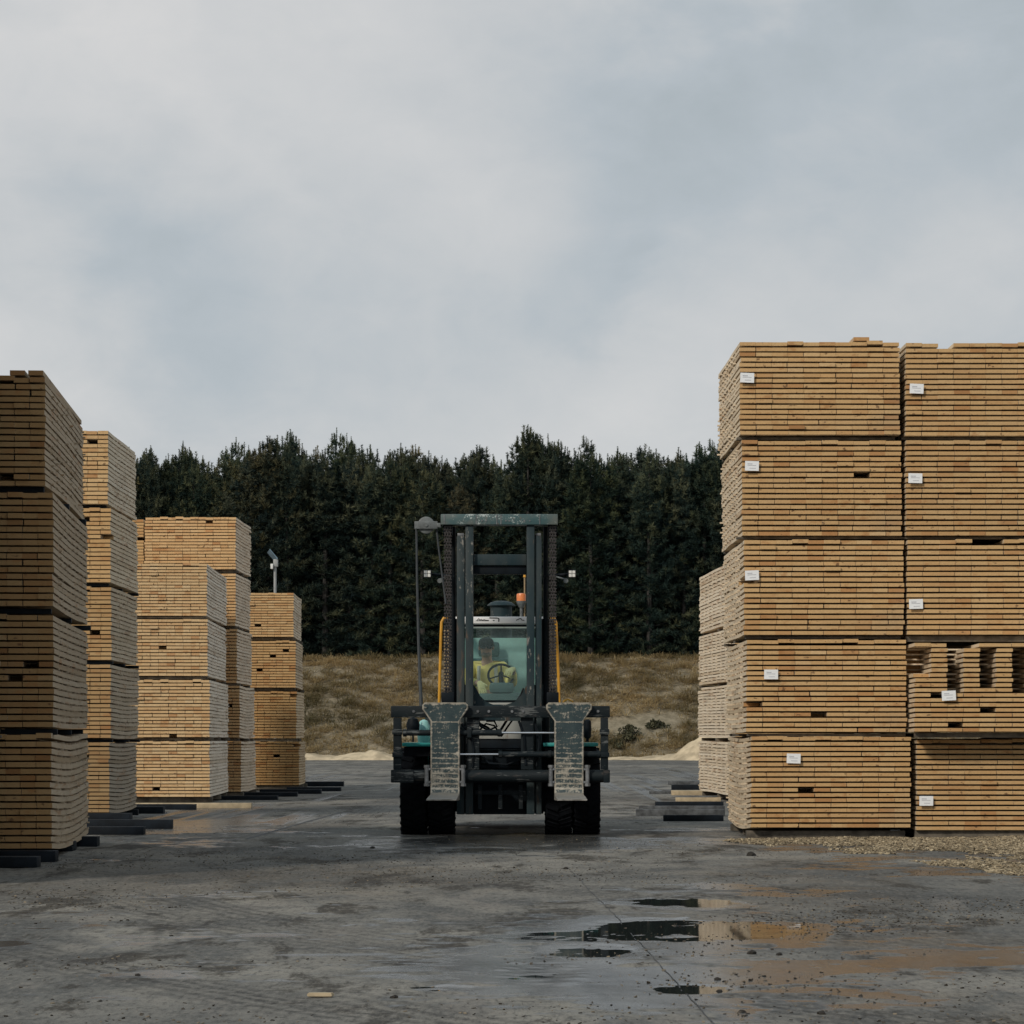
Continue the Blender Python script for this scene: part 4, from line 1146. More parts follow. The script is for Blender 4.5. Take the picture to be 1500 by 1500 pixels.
# lift chains of alternating links
for (a, c) in ((650.2, 661.5), (804.3, 815)):
    b = MB(); dC = MD + .05
    z = PZ(770, dC); z1 = PZ(1014, dC); x0, x1 = lx(a, dC), lx(c, dC); wd = (x1 - x0); k = 0
    while z > z1:
        if k % 2 == 0:
            for u in (0.08, 0.42, 0.76): b.box(x0 + wd * u, x0 + wd * (u + .16), ly(dC), ly(dC + .035), z - .050, z, 0)
        else:
            for u in (0.25, 0.59): b.box(x0 + wd * u, x0 + wd * (u + .16), ly(dC + .012), ly(dC + .035), z - .050, z, 0)
        b.cyl((x0, ly(dC + .017), z - .012), (x1, ly(dC + .010), z - .012), .0095, 6, m=1)
        z -= .0385; k += 1
    b.build('lift_chain', [M['chain'], M['chainpin']], fk, smooth=False)
    b = MB(); xm = (x0 + x1) / 2
    b.cyl((x0 - .01, ly(dC + .1), PZ(776, dC)), (x1 + .01, ly(dC + .1), PZ(776, dC)), .085, 20); b.build('chain_pulley', M['dark'], fk)
    b = MB(); b.box(x0 - .03, x1 + .03, ly(dC - .02), ly(dC + .09), z1 - .14, z1, .01)
    for u in (.3, .7): b.cyl((x0 + wd * u, ly(dC + .02), z1 - .22), (x0 + wd * u, ly(dC + .02), z1 + .05), .014, 8)
    b.build('chain_anchor', M['dark'], fk)

# hose pulley with bracket and two hoses
dH = MD
b = MB(); cx, cz = lx(624, dH), PZ(768.5, dH)
b.lathe([(.03, -.035), (.095, -.035), (.105, -.03), (.105, -.018), (.085, -.008), (.085, .008), (.105, .018), (.105, .03), (.095, .035), (.03, .035)], (cx, ly(dH + .1), cz), 'y', 28)
b.build('hose_pulley', M['grey'], fk)
b = MB(); rect(b, 607, 641, 763.5, 774.5, dH + .03, dH + .055, .006); rect(b, 607, 641, 763.5, 774.5, dH + .145, dH + .17, .006)
rect(b, 640, 645.4, 766, 772, dH + .02, dH + .18, .004)
b.cyl((cx, ly(dH + .015), cz), (cx, ly(dH + .185), cz), .022, 12)
b.build('pulley_bracket', M['grey'], fk)
b = MB(); b.tube([(lx(609.5, dH), ly(dH + .1), PZ(772, dH)), (lx(610.5, dH), ly(dH + .1), PZ(850, dH)), (lx(613, dH), ly(dH + .08), PZ(950, dH)), (lx(617, dH), ly(dH + .0), PZ(1034, dH))], [.013, .014, .018, .024], 8); b.build('hose', M['hose'], fk)
b = MB(); b.tube([(lx(639, dH), ly(dH + .1), PZ(772, dH)), (lx(642, dH), ly(dH + .1), PZ(800, dH)), (lx(648, dH), ly(dH + .08), PZ(846, dH)), (lx(653, dH), ly(dH + .05), PZ(884, dH))], .012, 8); b.build('hose', M['hose'], fk)

# carriage
CD = 33.50
b = MB()
rect(b, 572.5, 893.5, 1034, 1051, CD, CD + .10, .012)
cr = b.build('upper_carriage_bar', M['carriage'], fk)
b = MB(); b.cyl((lx(575, CD), ly(CD + .04), PZ(1137, CD)), (lx(892, CD), ly(CD + .04), PZ(1137, CD)), .078, 20)
rect(b, 572.5, 606, 1127.5, 1146.5, CD - .05, CD + .14, .012); rect(b, 884, 893.5, 1127.5, 1146.5, CD - .05, CD + .14, .012)
b.build('lower_carriage_bar', M['carriage'], fk)
for (a, c) in ((576, 588), (880, 891)):
    b = MB(); rect(b, a, c, 1051.2, 1127.3, CD + .01, CD + .12, .008); rect(b, a - 1.5, c + 1.5, 1068, 1076, CD - .015, CD + .005, .004); rect(b, a - 1.5, c + 1.5, 1102, 1109, CD - .015, CD + .005, .004)
    b.build('carriage_end_post', M['carriage'], fk)
for px in (693, 772):
    b = MB(); rect(b, px - 9, px + 9, 1051.2, 1127.3, CD + .06, CD + .16, .008); b.build('carriage_upright', M['carriage'], fk)
b = MB(); rect(b, 697, 768, 1082, 1096, CD + .07, CD + .14, .01); b.build('carriage_plate', M['dark'], fk)
# side-shift cylinders
for (body0, body1, rod0, rod1, py, nm) in ((590, 735, 735, 830, 1073.5, 'side_shift_cylinder'), (730, 880, 640, 730, 1105, 'side_shift_cylinder')):
    z = PZ(py, CD)
    b = MB(); b.cyl((lx(body0, CD), ly(CD + .02), z), (lx(body1, CD), ly(CD + .02), z), .036, 16)
    for q in (body0 + 3, body1 - 3, (body0 + body1) / 2): b.cyl((lx(q - 2.5, CD), ly(CD + .02), z), (lx(q + 2.5, CD), ly(CD + .02), z), .047, 16)
    rect(b, (body0 + body1) / 2 + 22, (body0 + body1) / 2 + 28, py - 9, py + 7, CD - .03, CD + .05, .004)
    cy = b.build(nm, M['carriage'], fk)
    b = MB(); b.cyl((lx(rod0, CD), ly(CD + .02), z), (lx(rod1, CD), ly(CD + .02), z), .0135, 12); b.build('rod', M['chrome'], cy)

# forks: flared head, long shank, tine running towards the camera
for (cxp, flip) in ((652, 1), (833.5, -1)):
    FDk = CD - .09
    hw = 21.4 * FDk / F; fw = 33.5 * FDk / F
    zT = PZ(1029, FDk); zF = PZ(1056, FDk); zc = PZ(1046, FDk); zB = .452
    b = MB()
    o_z = zB
    prof = [(-hw, 0.0), (hw, 0.0), (hw, zF - o_z), (fw, zc - o_z + .06), (fw, zT - o_z - .03), (fw - .03, zT - o_z), (-fw + .03, zT - o_z), (-fw, zT - o_z - .03), (-fw, zc - o_z + .06), (-hw, zF - o_z)]
    b.prism(prof, 0.0, .085, bev=.008)
    tl = 1.75
    b.prism([(.04, 0.005), (-.06, -.002), (-tl * .6, 0.018), (-tl, 0.034), (-tl, .048), (-tl * .6, .062), (-.16, .072), (-.06, .090), (-.012, .16), (.02, .16)], -hw + .002, hw - .002, axis='x', bev=.004)
    for sx in (-1, 1):
        b.cyl((sx * (fw - .045), -.012, zT - o_z - .05), (sx * (fw - .045), .01, zT - o_z - .05), .022, 12)
    fo = b.build('fork', M['fork'], fk, (lx(cxp, FDk), ly(FDk), o_z))
    # clamps holding the fork to the lower bar
    for sx in (-1, 1):
        q = MB(); xx = lx(cxp, CD) + sx * (hw + .045)
        q.cyl((xx, ly(CD - .075), PZ(1148, CD)), (xx, ly(CD - .075), PZ(1124, CD)), .026, 12)
        for zz in (1149.5, 1122.5):
            q.cyl((xx, ly(CD - .075), PZ(zz + 2, CD)), (xx, ly(CD - .075), PZ(zz - 2, CD)), .036, 6)
        q.box(min(xx, xx - sx * .05), max(xx, xx - sx * .05), ly(CD - .09), ly(CD - .02), PZ(1147, CD), PZ(1144, CD))
        q.box(min(xx, xx - sx * .05), max(xx, xx - sx * .05), ly(CD - .09), ly(CD - .02), PZ(1128, CD), PZ(1125, CD))
        q.build('fork_clamp', M['steel'], fk)

# wheels
def wheel(xc, yc, rad, wd):
    wl = empty('wheel', (0, 0, 0)); wl.parent = fk; wl.location = (xc, yc, rad)
    b = MB(); h = wd / 2
    b.lathe([(rad * .55, -h * .8), (rad * .62, -h * .95), (rad * .80, -h), (rad * .93, -h * .97), (rad * .965, -h * .85), (rad * .97, 0), (rad * .965, h * .85), (rad * .93, h * .97), (rad * .80, h), (rad * .62, h * .95), (rad * .55, h * .8)], (0, 0, 0), 'x', 48)
    n = 26
    for k in range(n):
        for s in (-1, 1):
            a = 2 * math.pi * (k + (.5 if s > 0 else 0)) / n
            mt = Matrix.Rotation(a, 4, 'X') @ Matrix.Translation((s * h * .50, 0, rad * .975)) @ Matrix.Rotation(s * R(22), 4, 'Z')
            b.box(-h * .46, h * .46, -rad * .055, rad * .055, -.02, rad * .025, bev=.005, mat=mt)
    b.build('tyre', M['rubber'], wl)
    b = MB(); b.lathe([(.05, -h * .75), (rad * .5, -h * .75), (rad * .56, -h * .86), (rad * .56, h * .86), (rad * .5, h * .75), (rad * .3, h * .35), (.05, h * .3)], (0, 0, 0), 'x', 32)
    for k in range(8):
        a = k * math.pi / 4
        for s in (-1, 1): b.cyl((s * h * .6, math.cos(a) * rad * .33, math.sin(a) * rad * .33), (s * h * .82, math.cos(a) * rad * .33, math.sin(a) * rad * .33), .016, 6)
    b.build('rim', M['bodygrey'], wl)
wr = .545
for s in (-1, 1):
    xo = lx(588 if s < 0 else 878, FD); xi = lx(666.5 if s < 0 else 798.5, FD)
    wd = abs(xo - xi) / 2 - .01
    wheel(xo - s * wd / 2, 0.0, wr, wd); wheel(xi + s * wd / 2, 0.0, wr, wd)
    wheel(s * .86, 3.15, .50, .36)
b = MB(); b.cyl((-.9, 0, wr), (.9, 0, wr), .13, 16); b.box(-.32, .32, -.2, .3, wr - .22, wr + .22, .04); b.build('drive_axle', M['dark'], fk)
b = MB(); b.cyl((-.7, 3.15, .5), (.7, 3.15, .5), .09, 14); b.box(-.3, .3, 3.0, 3.3, .4, .7, .03); b.build('steer_axle', M['dark'], fk)

# chassis, fenders, hood, counterweight
b = MB(); b.box(-.52, .52, -.12, 3.3, .42, 1.02, .03); b.build('chassis', M['dark'], fk)
for s in (-1, 1):
    b = MB()
    x0, x1 = (lx(592, FD), lx(636, FD)) if s < 0 else (lx(795, FD), lx(874, FD))
    if s < 0: x1 = lx(664, FD)
    zt_ = PZ(1088, 33.9)
    b.box(x0, x1, ly(33.75), .75, zt_ - .045, zt_, .01)
    b.prism([(.75, zt_), (.75, zt_ - .045), (1.05, zt_ - .42), (1.09, zt_ - .40)], x0, x1, axis='x')
    b.build('fender', M['fender'], fk)
    b = MB(); b.box(x0 + .02, x1 - .02, ly(33.78), ly(33.82), zt_ - .17, zt_ - .047, .01); b.build('mudflap', M['rubber'], fk)
    b = MB(); b.box(s * .55 if s > 0 else -1.02, 1.02 if s > 0 else -.55, .95, 3.0, .62, 1.12, .05)
    b.build('side_tank', M['fender'], fk)
b = MB(); b.box(-.62, .62, 2.55, 3.55, 1.0, 1.62, .07); b.build('engine_hood', M['fender'], fk)
b = MB(); b.prism([(3.2, .38), (4.05, .42), (4.2, .7), (4.15, 1.38), (3.95, 1.6), (3.2, 1.62)], -1.05, 1.05, axis='x', bev=.06); b.build('counterweight', M['mast'], fk)

# cab
cf = 35.30                                   # windscreen
x0, x1 = lx(662, cf), lx(802, cf)
zr0, zr1 = PZ(914, cf), PZ(903.5, cf)
yb_ = ly(36.85)
yc = ly(cf)
zfl = 1.16
b = MB(); b.box(x0 - .01, x1 + .01, yc - .05, yc + .10, zr0, zr1, .02); b.box(x0 - .01, x1 + .01, yb_ - .12, yb_ + .05, zr0, zr1, .02)
b.box(x0 - .01, x0 + .07, yc + .101, yb_ - .121, zr0, zr1, .015); b.box(x1 - .07, x1 + .01, yc + .101, yb_ - .121, zr0, zr1, .015)
rf = b.build('cab_roof', M['white'], fk)
b = MB(); b.box(x0 + .071, x1 - .071, yc + .102, yb_ - .122, zr1 - .04, zr1 - .025); b.build('added_roof_window', M['glass2'], rf)  # unseen glazed hatch, added so sky light reaches the driver
b = MB()
for k in range(4): b.box(x0 + .071, x1 - .071, yc + .3 + k * .25, yc + .32 + k * .25, zr1 - .023, zr1 - .003)
b.build('roof_guard', M['dark'], rf)
# dark script and bracket marks on the roof edge
b = MB(); yq = yc - .0525
def strip(pts, wv):
    for (p, q), (p2, q2) in zip(pts, pts[1:]):
        A = Vector((lx(p, cf), 0, PZ(q, cf))); B = Vector((lx(p2, cf), 0, PZ(q2, cf)))
        t = (B - A).normalized(); nn = Vector((-t.z, 0, t.x)) * wv * .5
        vs = [b.bm.verts.new(Vector((k.x, yq, k.z))) for k in (A - nn, B - nn, B + nn, A + nn)]
        b.bm.faces.new(vs)
strip([(717, 905.3), (729, 905.6), (731, 906.8), (730.5, 911)], .014)
strip([(699, 909), (701.5, 906.3), (703, 909)], .008); strip([(703, 909), (705, 907.5), (707, 909.2), (709, 907.8), (712, 909), (716, 909)], .009); strip([(697, 909.6), (716, 909.6)], .006)
strip([(756, 909), (760, 907), (763, 906), (764, 908.5), (768, 909)], .009)
strip([(722, 909.3), (724.5, 909.3)], .012)
b.build('roof_lettering', M['dark'], rf, smooth=False)
# posts
for (xa, xb) in ((x0, x0 + .07), (x1 - .07, x1)):
    b = MB(); b.box(xa, xb, yc, yc + .07, zfl, zr0 - .002, .012); b.build('cab_post', M['dark'], fk)
    b = MB(); b.box(xa, xb, yb_ - .07, yb_, zfl, zr0 - .002, .012); b.build('cab_post', M['dark'], fk)
for s, xa in ((-1, x0), (1, x1)):
    b = MB()
    xa2 = xa - s * .035
    b.box(xa2 - .012, xa2 + .012, yc + .08, yb_ - .08, 1.56, zr0 - .05); b.build('side_window', M['glass2'], fk)
    b = MB(); b.box(xa2 - .02, xa2 + .02, yc + .072, yb_ - .072, zfl, 1.555, .006); b.build('cab_side_panel', M['bodygrey'], fk)
    # tan ladder-like door edge seen beside the mast
    b = MB(); q = xa + s * .045
    b.box(q - .018, q + .018, yc + .1, yc + .14, 1.55, zr0 - .05, .006); b.box(q + s * .05 - .012, q + s * .05 + .012, yc + .1, yc + .14, 1.55, zr0 - .06, .005)
    for k in range(9): b.box(min(q, q + s * .05), max(q, q + s * .05), yc + .108, yc + .132, 1.62 + k * .12, 1.64 + k * .12)
    b.build('door_guard', M['tan'], fk)
b = MB(); b.box(x0 + .072, x1 - .072, yc + .01, yc + .022, 1.70, zr0 - .004); b.build('windscreen', M['glass'], fk)
b = MB(); b.box(x0 + .072, x1 - .072, yc - .004, yc + .035, zr0 - .035, zr0 - .006); b.box(x0 + .072, x1 - .072, yc - .004, yc + .03, 1.672, 1.70); b.build('windscreen_frame', M['dark'], fk)
b = MB(); b.box(x0 + .072, x1 - .072, yc - .02, yc + .05, 1.17, 1.668, .015); b.build('cab_front_panel', M['bodygrey'], fk)
b = MB(); b.box(x0 + .072, x1 - .072, yb_ - .045, yb_ - .02, 1.2, 2.56); b.build('cab_rear_panel', M['interior'], fk)
b = MB(); b.box(x0 + .072, x1 - .072, yb_ - .04, yb_ - .03, 2.562, zr0 - .004); b.build('rear_window', M['glass2'], fk)
b = MB(); b.box(x0 + .072, x1 - .072, yc + .052, yb_ - .05, zfl, zfl + .04); b.build('cab_floor', M['dash'], fk)
# dash, column, wheel
ds = 35.75
b = MB(); b.box(lx(700, ds), lx(767, ds), yc + .08, yc + .28, 1.30, 1.79, .04); b.box(lx(717, ds), lx(753, ds), yc + .10, yc + .30, 1.792, 1.93, .05); b.build('dashboard', M['dash'], fk)
wc_ = Vector((lx(734, ds), ly(ds) + .02, PZ(989, ds)))
tilt = Matrix.Rotation(R(-52), 4, 'X')
b = MB()
ring = [wc_ + (tilt @ Vector((math.cos(a) * .175, 0, math.sin(a) * .175)) if False else Vector((math.cos(a) * .168, math.sin(a) * .168 * .55, math.sin(a) * .168 * .85))) for a in [2 * math.pi * k / 40 for k in range(41)]]
b.tube(ring, .016, 8)
for a in (R(200), R(340), R(90)): b.tube([wc_, wc_ + Vector((math.cos(a) * .165, math.sin(a) * .165 * .55, math.sin(a) * .165 * .85))], .010, 6)
b.cyl(wc_ + Vector((0, .02, -.01)), wc_ + Vector((0, -.03, .02)), .035, 12)
b.tube([wc_, wc_ + Vector((0, -.28, -.30))], .03, 8)
b.build('steering_wheel', M['dark'], fk)
# seat
sd_ = 36.45
sxm = lx(716, sd_)
b = MB(); b.box(sxm - .27, sxm + .27, ly(36.05), ly(36.62), 1.50, 1.66, .05); b.box(sxm - .22, sxm + .22, ly(36.1), ly(36.55), 1.2, 1.50, .02); st_ = b.build('seat', M['seat'], fk)
b = MB(); b.box(sxm - .26, sxm + .26, ly(36.60), ly(36.72), 1.62, 2.28, .05); b.box(sxm - .14, sxm + .14, ly(36.62), ly(36.71), 2.30, 2.50, .04); b.build('seat_back', M['seat'], st_)
# handrails
for s in (-1, 1):
    b = MB(); dR = 35.15
    if s < 0: pts = [(656, 904.5), (650, 905.5), (647, 911), (646, 930), (644.5, 985), (643, 1040), (643, 1070)]
    else: pts = [(806, 904.5), (812, 906), (814.5, 912), (815.5, 935), (818, 985), (819.5, 1040), (819.5, 1070)]
    b.tube([(lx(p, dR), ly(dR), PZ(q, dR)) for p, q in pts], .019, 10); b.build('handrail', M['yellow'], fk)
b = MB(); dR = 34.6
b.tube([(lx(824, dR), ly(dR), PZ(1032, dR)), (lx(826, dR), ly(dR), PZ(1027, dR)), (lx(832, dR), ly(dR), PZ(1024.5, dR)), (lx(838, dR), ly(dR), PZ(1027, dR)), (lx(841, dR), ly(dR), PZ(1036, dR))], .013, 8); b.build('hose', M['yellow'], fk)
# step/platform holding the rails
b = MB(); b.box(x0 - .30, x0 - .012, yc - .25, yb_ - .3, 1.12, 1.20, .02); b.box(x1 + .012, x1 + .30, yc - .25, yb_ - .3, 1.12, 1.20, .02); b.build('side_platform', M['dark'], fk)
# work lights on the mast
for (px, mpx, py) in ((626, 666, 840.5), (838, 796, 840.5)):
    dL = MD + .25
    b = MB(); rect(b, px - 6, px + 6, py - 6, py + 6, dL, dL + .06, .012)
    b.tube([(lx(px, dL), ly(dL + .06), PZ(py, dL)), (lx((px + mpx) / 2, dL), ly(dL + .14), PZ(py + 1, dL)), (lx(mpx, dL), ly(dL + .02), PZ(py + 4, dL))], .016, 8)
    wlh = b.build('work_light', M['dark'], fk)
    b = MB()
    for (ax, az) in ((-2.5, -2.5), (2.5, -2.5), (-2.5, 2.5), (2.5, 2.5)): rect(b, px + ax - 2.2, px + ax + 2.2, py + az - 2.2, py + az + 2.2, dL - .006, dL + .01, .004)
    b.build('lens', M['lens'], wlh)
    q = px + (18 if px < 700 else -9)
    b = MB(); b.cyl((lx(q, dL), ly(dL), PZ(py + 10, dL)), (lx(q, dL), ly(dL + .05), PZ(py + 10, dL)), .030, 14)
    b.tube([(lx(q, dL), ly(dL + .04), PZ(py + 8, dL)), (lx((q + mpx) / 2, dL), ly(dL + .1), PZ(py + 3, dL))], .010, 6)
    m_ = b.build('mirror', M['grey'], fk)
# air intake, beacon, whip aerial
da = 36.4
b = MB(); xa = lx(734, da); za = PZ(903, da)
b.lathe([(.145, -.45), (.145, .115), (.06, .118)], (xa, ly(da + .55), za + .05), 'z', 28)
b.lathe([(.19, .118), (.182, .135), (.14, .165), (.08, .182), (.01, .188)], (xa, ly(da + .55), za + .05), 'z', 28)
b.build('air_intake', M['mast'], fk)
b = MB(); db = 35.7; xb = lx(763.5, db); zb_ = PZ(880, db)
b.cyl((xb, ly(db), zr1 - .005), (xb, ly(db), zb_ - .08), .018, 10); b.lathe([(.03, -.09), (.05, -.05), (.062, -.03), (.062, -.004)], (xb, ly(db), zb_), 'z', 18)
bc = b.build('beacon_stand', M['grey'], fk)
b = MB(); b.lathe([(.06, -.003), (.062, .075), (.055, .092), (.02, .098)], (xb, ly(db), zb_), 'z', 20); b.build('beacon', M['orange'], fk)
b = MB(); xw = lx(768.5, db)
b.cyl((xw, ly(db + .1), zr1 - .005), (xw, ly(db + .1), PZ(845, db)), .010, 8); b.cyl((xw, ly(db + .1), PZ(845, db)), (xw, ly(db + .1), PZ(834, db)), .018, 8, .010, m=1)
b.build('aerial', [M['tan'], M['yellow']], fk)
# lamps standing on the fenders, hydraulic lines
b = MB(); dl = 34.0
b.lathe([(.02, -.10), (.075, -.08), (.085, 0), (.06, .07), (.02, .085)], (lx(605, dl), ly(dl), PZ(1061, dl)), 'z', 16); b.cyl((lx(605, dl), ly(dl), PZ(1087, dl)), (lx(605, dl), ly(dl), PZ(1044, dl)), .012, 8)
b.build('fender_lamp', M['dark'], fk)
b = MB(); b.lathe([(.02, -.12), (.045, -.10), (.05, 0), (.045, .10), (.02, .12)], (lx(860.5, dl), ly(dl), PZ(1068, dl)), 'z', 16); b.cyl((lx(860.5, dl), ly(dl), PZ(1087, dl)), (lx(860.5, dl), ly(dl), PZ(1079, dl)), .02, 8)
b.build('fender_lamp', M['dark'], fk)
b = MB(); b.lathe([(.06, -.23), (.075, -.16), (.085, -.05), (.08, .04), (.05, .10), (.01, .12)], (lx(621, 34.2), ly(34.2), PZ(1068, 34.2)), 'z', 18)
hl = b.build('headlamp_housing', M['lightteal'], fk)
b = MB()
for (pts, rr_) in (([(690, 1058), (703, 1060), (715, 1066), (722, 1074)], .014), ([(700, 1072), (712, 1060), (724, 1063), (731, 1073)], .012), ([(728, 1078), (738, 1062), (747, 1048), (752, 1040)], .016), ([(734, 1079), (744, 1064), (754, 1050), (760, 1040)], .012)):
    b.tube([(lx(p, 34.3), ly(34.3), PZ(q, 34.3)) for p, q in pts], rr_, 8)
b.build('hydraulic_lines', M['dark'], fk)
b = MB(); b.tube([(lx(754, 34.25), ly(34.25), PZ(1031, 34.25)), (lx(762, 34.25), ly(34.25), PZ(1019, 34.25)), (lx(767, 34.25), ly(34.25), PZ(1008, 34.25))], .012, 6); b.build('hydraulic_lines', M['dark'], fk)

def hoseset(name, sets, mat='dark'):
    for pts, d_, rr_ in sets:
        b = MB(); b.tube([(lx(p, d_), ly(d_), PZ(q, d_)) for p, q in pts], rr_, 8); b.build(name, M[mat], fk)
hoseset('hydraulic_hose', [([(700, 1052), (704, 1064), (716, 1070), (728, 1064), (724, 1056), (712, 1056)], 33.7, .014),
    ([(676, 1060), (690, 1078), (694, 1098), (692, 1124)], 33.55, .015), ([(760, 1056), (768, 1080), (770, 1120)], 33.55, .015),
    ([(700, 1100), (716, 1118), (742, 1120), (764, 1112)], 33.6, .014), ([(784, 1060), (790, 1090), (786, 1122)], 33.6, .016)])
b = MB()
rect(b, 697, 768, 1098, 1126, 33.72, 33.9, .02); rect(b, 704, 722, 1106, 1118, 33.62, 33.72, .01); rect(b, 742, 760, 1104, 1120, 33.62, 33.72, .01)
b.build('valve_block', M['dark'], fk)
b = MB()
for px in (703, 733, 763): rect(b, px - 3, px + 3, 1150, 1185, 33.78, 33.9, .006)
rect(b, 696, 770, 1158, 1164, 33.8, 33.9, .005); b.build('mast_foot_ribs', M['carriage'], fk)
b = MB()
for px in (606, 700, 716, 750, 766, 876):
    b.cyl((lx(px, CD), ly(CD - .016), PZ(1042, CD)), (lx(px, CD), ly(CD + .01), PZ(1042, CD)), .018, 6)
b.build('carriage_bolts', M['steel'], fk)

# ------------------------------------------------------------------ driver
def skinned(name, verts, edges, radii, mat, parent, sub=2):
    me = bpy.data.meshes.new(name); me.from_pydata([tuple(v) for v in verts], edges, [])
    o = bpy.data.objects.new(name, me); link(o)
    md = o.modifiers.new('skin', 'SKIN')
    sv = me.skin_vertices[0].data
    for i, r_ in enumerate(radii):
        sv[i].radius = r_ if isinstance(r_, (tuple, list)) else (r_, r_)
    sv[0].use_root = True
    ss = o.modifiers.new('sub', 'SUBSURF'); ss.levels = sub; ss.render_levels = sub
    dg = bpy.context.evaluated_depsgraph_get()
    ev = o.evaluated_get(dg)
    m2 = bpy.data.meshes.new_from_object(ev)
    m2.name = name
    m2.materials.clear(); m2.materials.append(mat)
    m2.polygons.foreach_set('use_smooth', [True] * len(m2.polygons))
    bpy.data.objects.remove(o)
    o2 = bpy.data.objects.new(name, m2)
    return link(o2, parent)
DD = 36.12
dx = PX(714, DD)
pr = empty('person', (dx, DD, 1.565)); pr.scale = (1.1, 1.04, 1.06)
def h(px, py, dy): return Vector((PX(px, DD + dy) - dx, dy, PZ(py, DD + dy) - 1.61))
pel = Vector((0, .12, .08)); wst = Vector((0, .12, .28)); ches = Vector((0, .08, .48)); nck = Vector((-.005, .05, .62)); hb_ = Vector((-.01, .03, .70)); hm = Vector((-.015, .0, .78)); ht = Vector((-.015, .01, .87))
shL, shR = Vector((-.19, .08, .55)), Vector((.19, .08, .55))
elL, elR = Vector((-.27, -.16, .36)), Vector((.30, -.12, .33))
haL, haR = h(704, 998, -.52), h(748, 979, -.50)
knL, knR = Vector((-.17, -.40, .12)), Vector((.17, -.40, .12))
ftL, ftR = Vector((-.17, -.50, -.36)), Vector((.17, -.50, -.36))
toL, toR = ftL + Vector((0, -.17, -.03)), ftR + Vector((0, -.17, -.03))
vs = [pel, wst, ches, nck, hb_, hm, ht, shL, elL, haL, shR, elR, haR, knL, ftL, toL, knR, ftR, toR, Vector((-.015, -.085, .775))]
eds = [(0, 1), (1, 2), (2, 3), (3, 4), (4, 5), (5, 6), (2, 7), (7, 8), (8, 9), (2, 10), (10, 11), (11, 12), (0, 13), (13, 14), (14, 15), (0, 16), (16, 17), (17, 18)]
rad = [(.15, .12), (.14, .11), (.15, .11), .055, (.066, .075), (.078, .095), (.065, .08), .055, .043, .034, .055, .043, .034, .065, .045, .04, .065, .045, .04, .02]
skinned('body', vs[:19], eds, rad[:19], M['skin'], pr)
b = MB()
b.prism([(-.11, .775), (-.085, .80), (-.07, .765)], -.025, -.005, axis='x', bev=.004); b.build('nose', M['skin'], pr)
for s in (-1, 1):
    b = MB(); b.lathe([(.008, -.012), (.026, -.006), (.028, .004), (.012, .012)], (-.015 + s * .082, .02, .79), 'x', 12); b.build('ear', M['skin'], pr)
# jacket and sleeves, trousers
jv = [pel, wst, ches, Vector((-.003, .06, .585)), shL, elL, haL + (elL - haL) * .18, shR, elR, haR + (elR - haR) * .18]
skinned('jacket', jv, [(0, 1), (1, 2), (2, 3), (2, 4), (4, 5), (5, 6), (2, 7), (7, 8), (8, 9)], [(.18, .15), (.18, .145), (.185, .145), (.085, .08), .085, .068, .052, .085, .068, .052], M['hivis'], pr)
skinned('trousers', [pel + Vector((0, 0, -.02)), knL, ftL + Vector((0, 0, .05)), knR, ftR + Vector((0, 0, .05))], [(0, 1), (1, 2), (0, 3), (3, 4)], [(.17, .13), .085, .065, .085, .065], M['trouser'], pr)
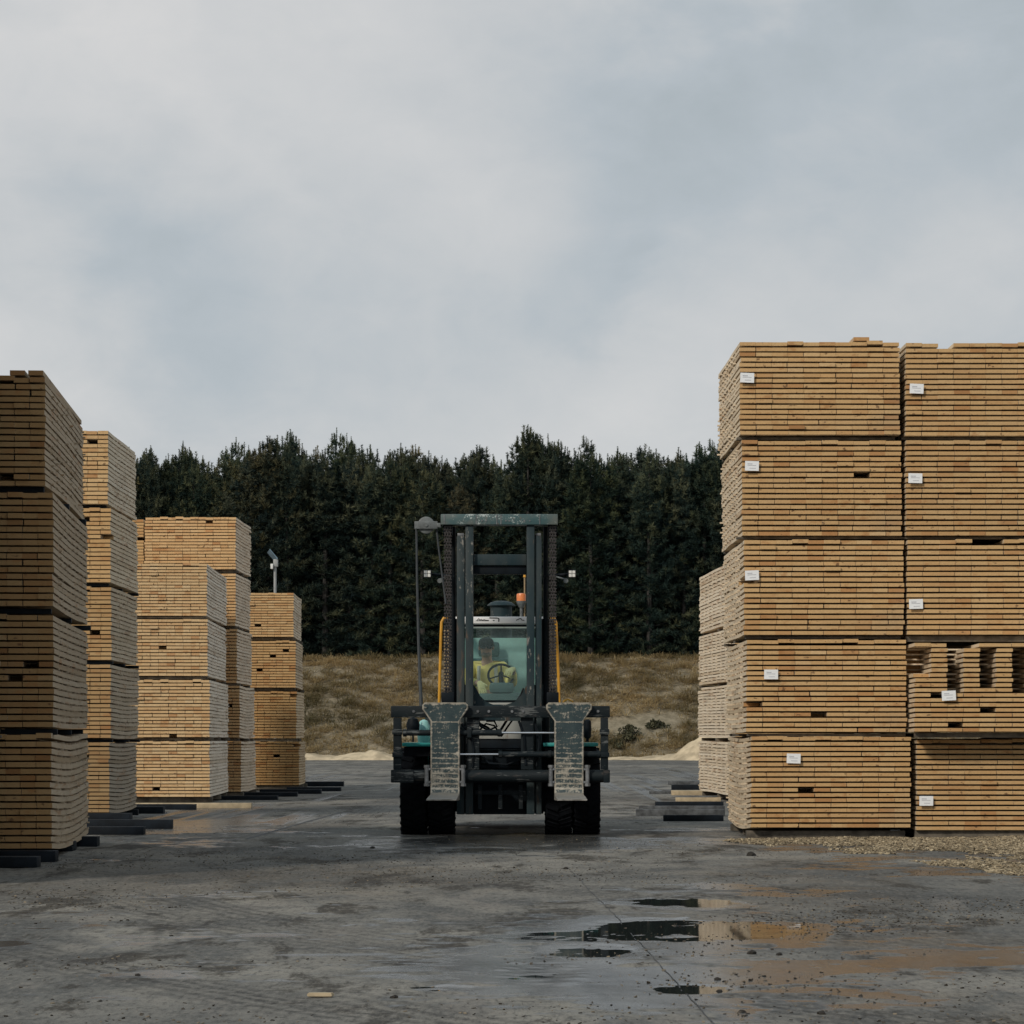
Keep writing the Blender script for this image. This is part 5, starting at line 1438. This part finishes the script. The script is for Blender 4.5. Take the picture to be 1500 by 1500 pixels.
# gloves with five separate fingers
def glove(w_, dirv, side, curl):
    dirv = dirv.normalized(); sidev = Vector((1, 0, 0)) if abs(dirv.x) < .8 else Vector((0, 1, 0))
    sidev = (sidev - dirv * sidev.dot(dirv)).normalized() * side
    nn = dirv.cross(sidev).normalized()
    if nn.z > 0: nn = -nn
    V_ = [w_ - dirv * .03, w_ + dirv * .05]; E_ = [(0, 1)]; R_ = [.036, (.046, .032)]
    for i, L in enumerate((.075, .085, .08, .062)):
        off = sidev * (.033 - .022 * i)
        k = len(V_)
        V_ += [w_ + dirv * .085 + off, w_ + dirv * (.085 + L * .5) + off * 1.15 + nn * curl * .4, w_ + dirv * (.085 + L * .8) + off * 1.2 + nn * curl]
        E_ += [(1, k), (k, k + 1), (k + 1, k + 2)]; R_ += [.013, .0115, .010]
    k = len(V_)
    V_ += [w_ + dirv * .03 + sidev * .05, w_ + dirv * .065 + sidev * .075 + nn * curl * .3]; E_ += [(1, k), (k, k + 1)]; R_ += [.015, .012]
    skinned('glove', V_, E_, R_, M['glove'], pr, 2)
glove(haL, Vector((.25, -.35, -.75)), 1, .025)
glove(haR, Vector((-.30, -.6, -.15)), -1, .05)
# cap, glasses, beard, reflective bands
b = MB(); b.lathe([(.091, .0), (.094, .03), (.090, .06), (.070, .09), (.03, .106), (.005, .108)], (-.015, .01, .815), 'z', 22)
b.prism([(-.09, -.06), (-.05, -.135), (.0, -.15), (.05, -.135), (.09, -.06)], .808, .822, axis='z', bev=.003)
for v in b.bm.verts: v.co.x -= 0.0
b.build('cap', M['cap'], pr)
b = MB()
for s in (-1, 1):
    b.box(-.015 + s * .036 - .028, -.015 + s * .036 + .028, -.106, -.094, .775, .808, .008)
    b.box(-.015 + s * .074 - .004, -.015 + s * .074 + .004, -.10, .02, .793, .801)
b.box(-.025, -.005, -.107, -.099, .792, .799); b.build('sunglasses', M['shades'], pr)
bm_ = bmesh.new(); bmesh.ops.create_uvsphere(bm_, u_segments=20, v_segments=12, radius=1)
for v in list(bm_.verts):
    n_ = 1 + .12 * mnoise.noise(v.co * 4)
    v.co = Vector((v.co.x * .060 * n_ - .015, -.036 + v.co.y * .062 * n_, .705 + v.co.z * .036 * n_))
me_ = bpy.data.meshes.new('beard'); bm_.to_mesh(me_); bm_.free(); me_.materials.append(M['beard'])
link(bpy.data.objects.new('beard', me_), pr)
b = MB(); b.box(-.04, .01, -.106, -.09, .728, .738, .004); b.build('mouth', M['skin'], pr)
for s in (-1, 1):
    b = MB(); b.tube([(s * .10, -.105, .30), (s * .105, -.10, .42), (s * .10, -.06, .56)], .022, 8); b.build('reflective_strip', M['reflective'], pr)
tag(pr, 'forklift driver in a yellow jacket, gloves, dark cap and sunglasses at the wheel', 'person')
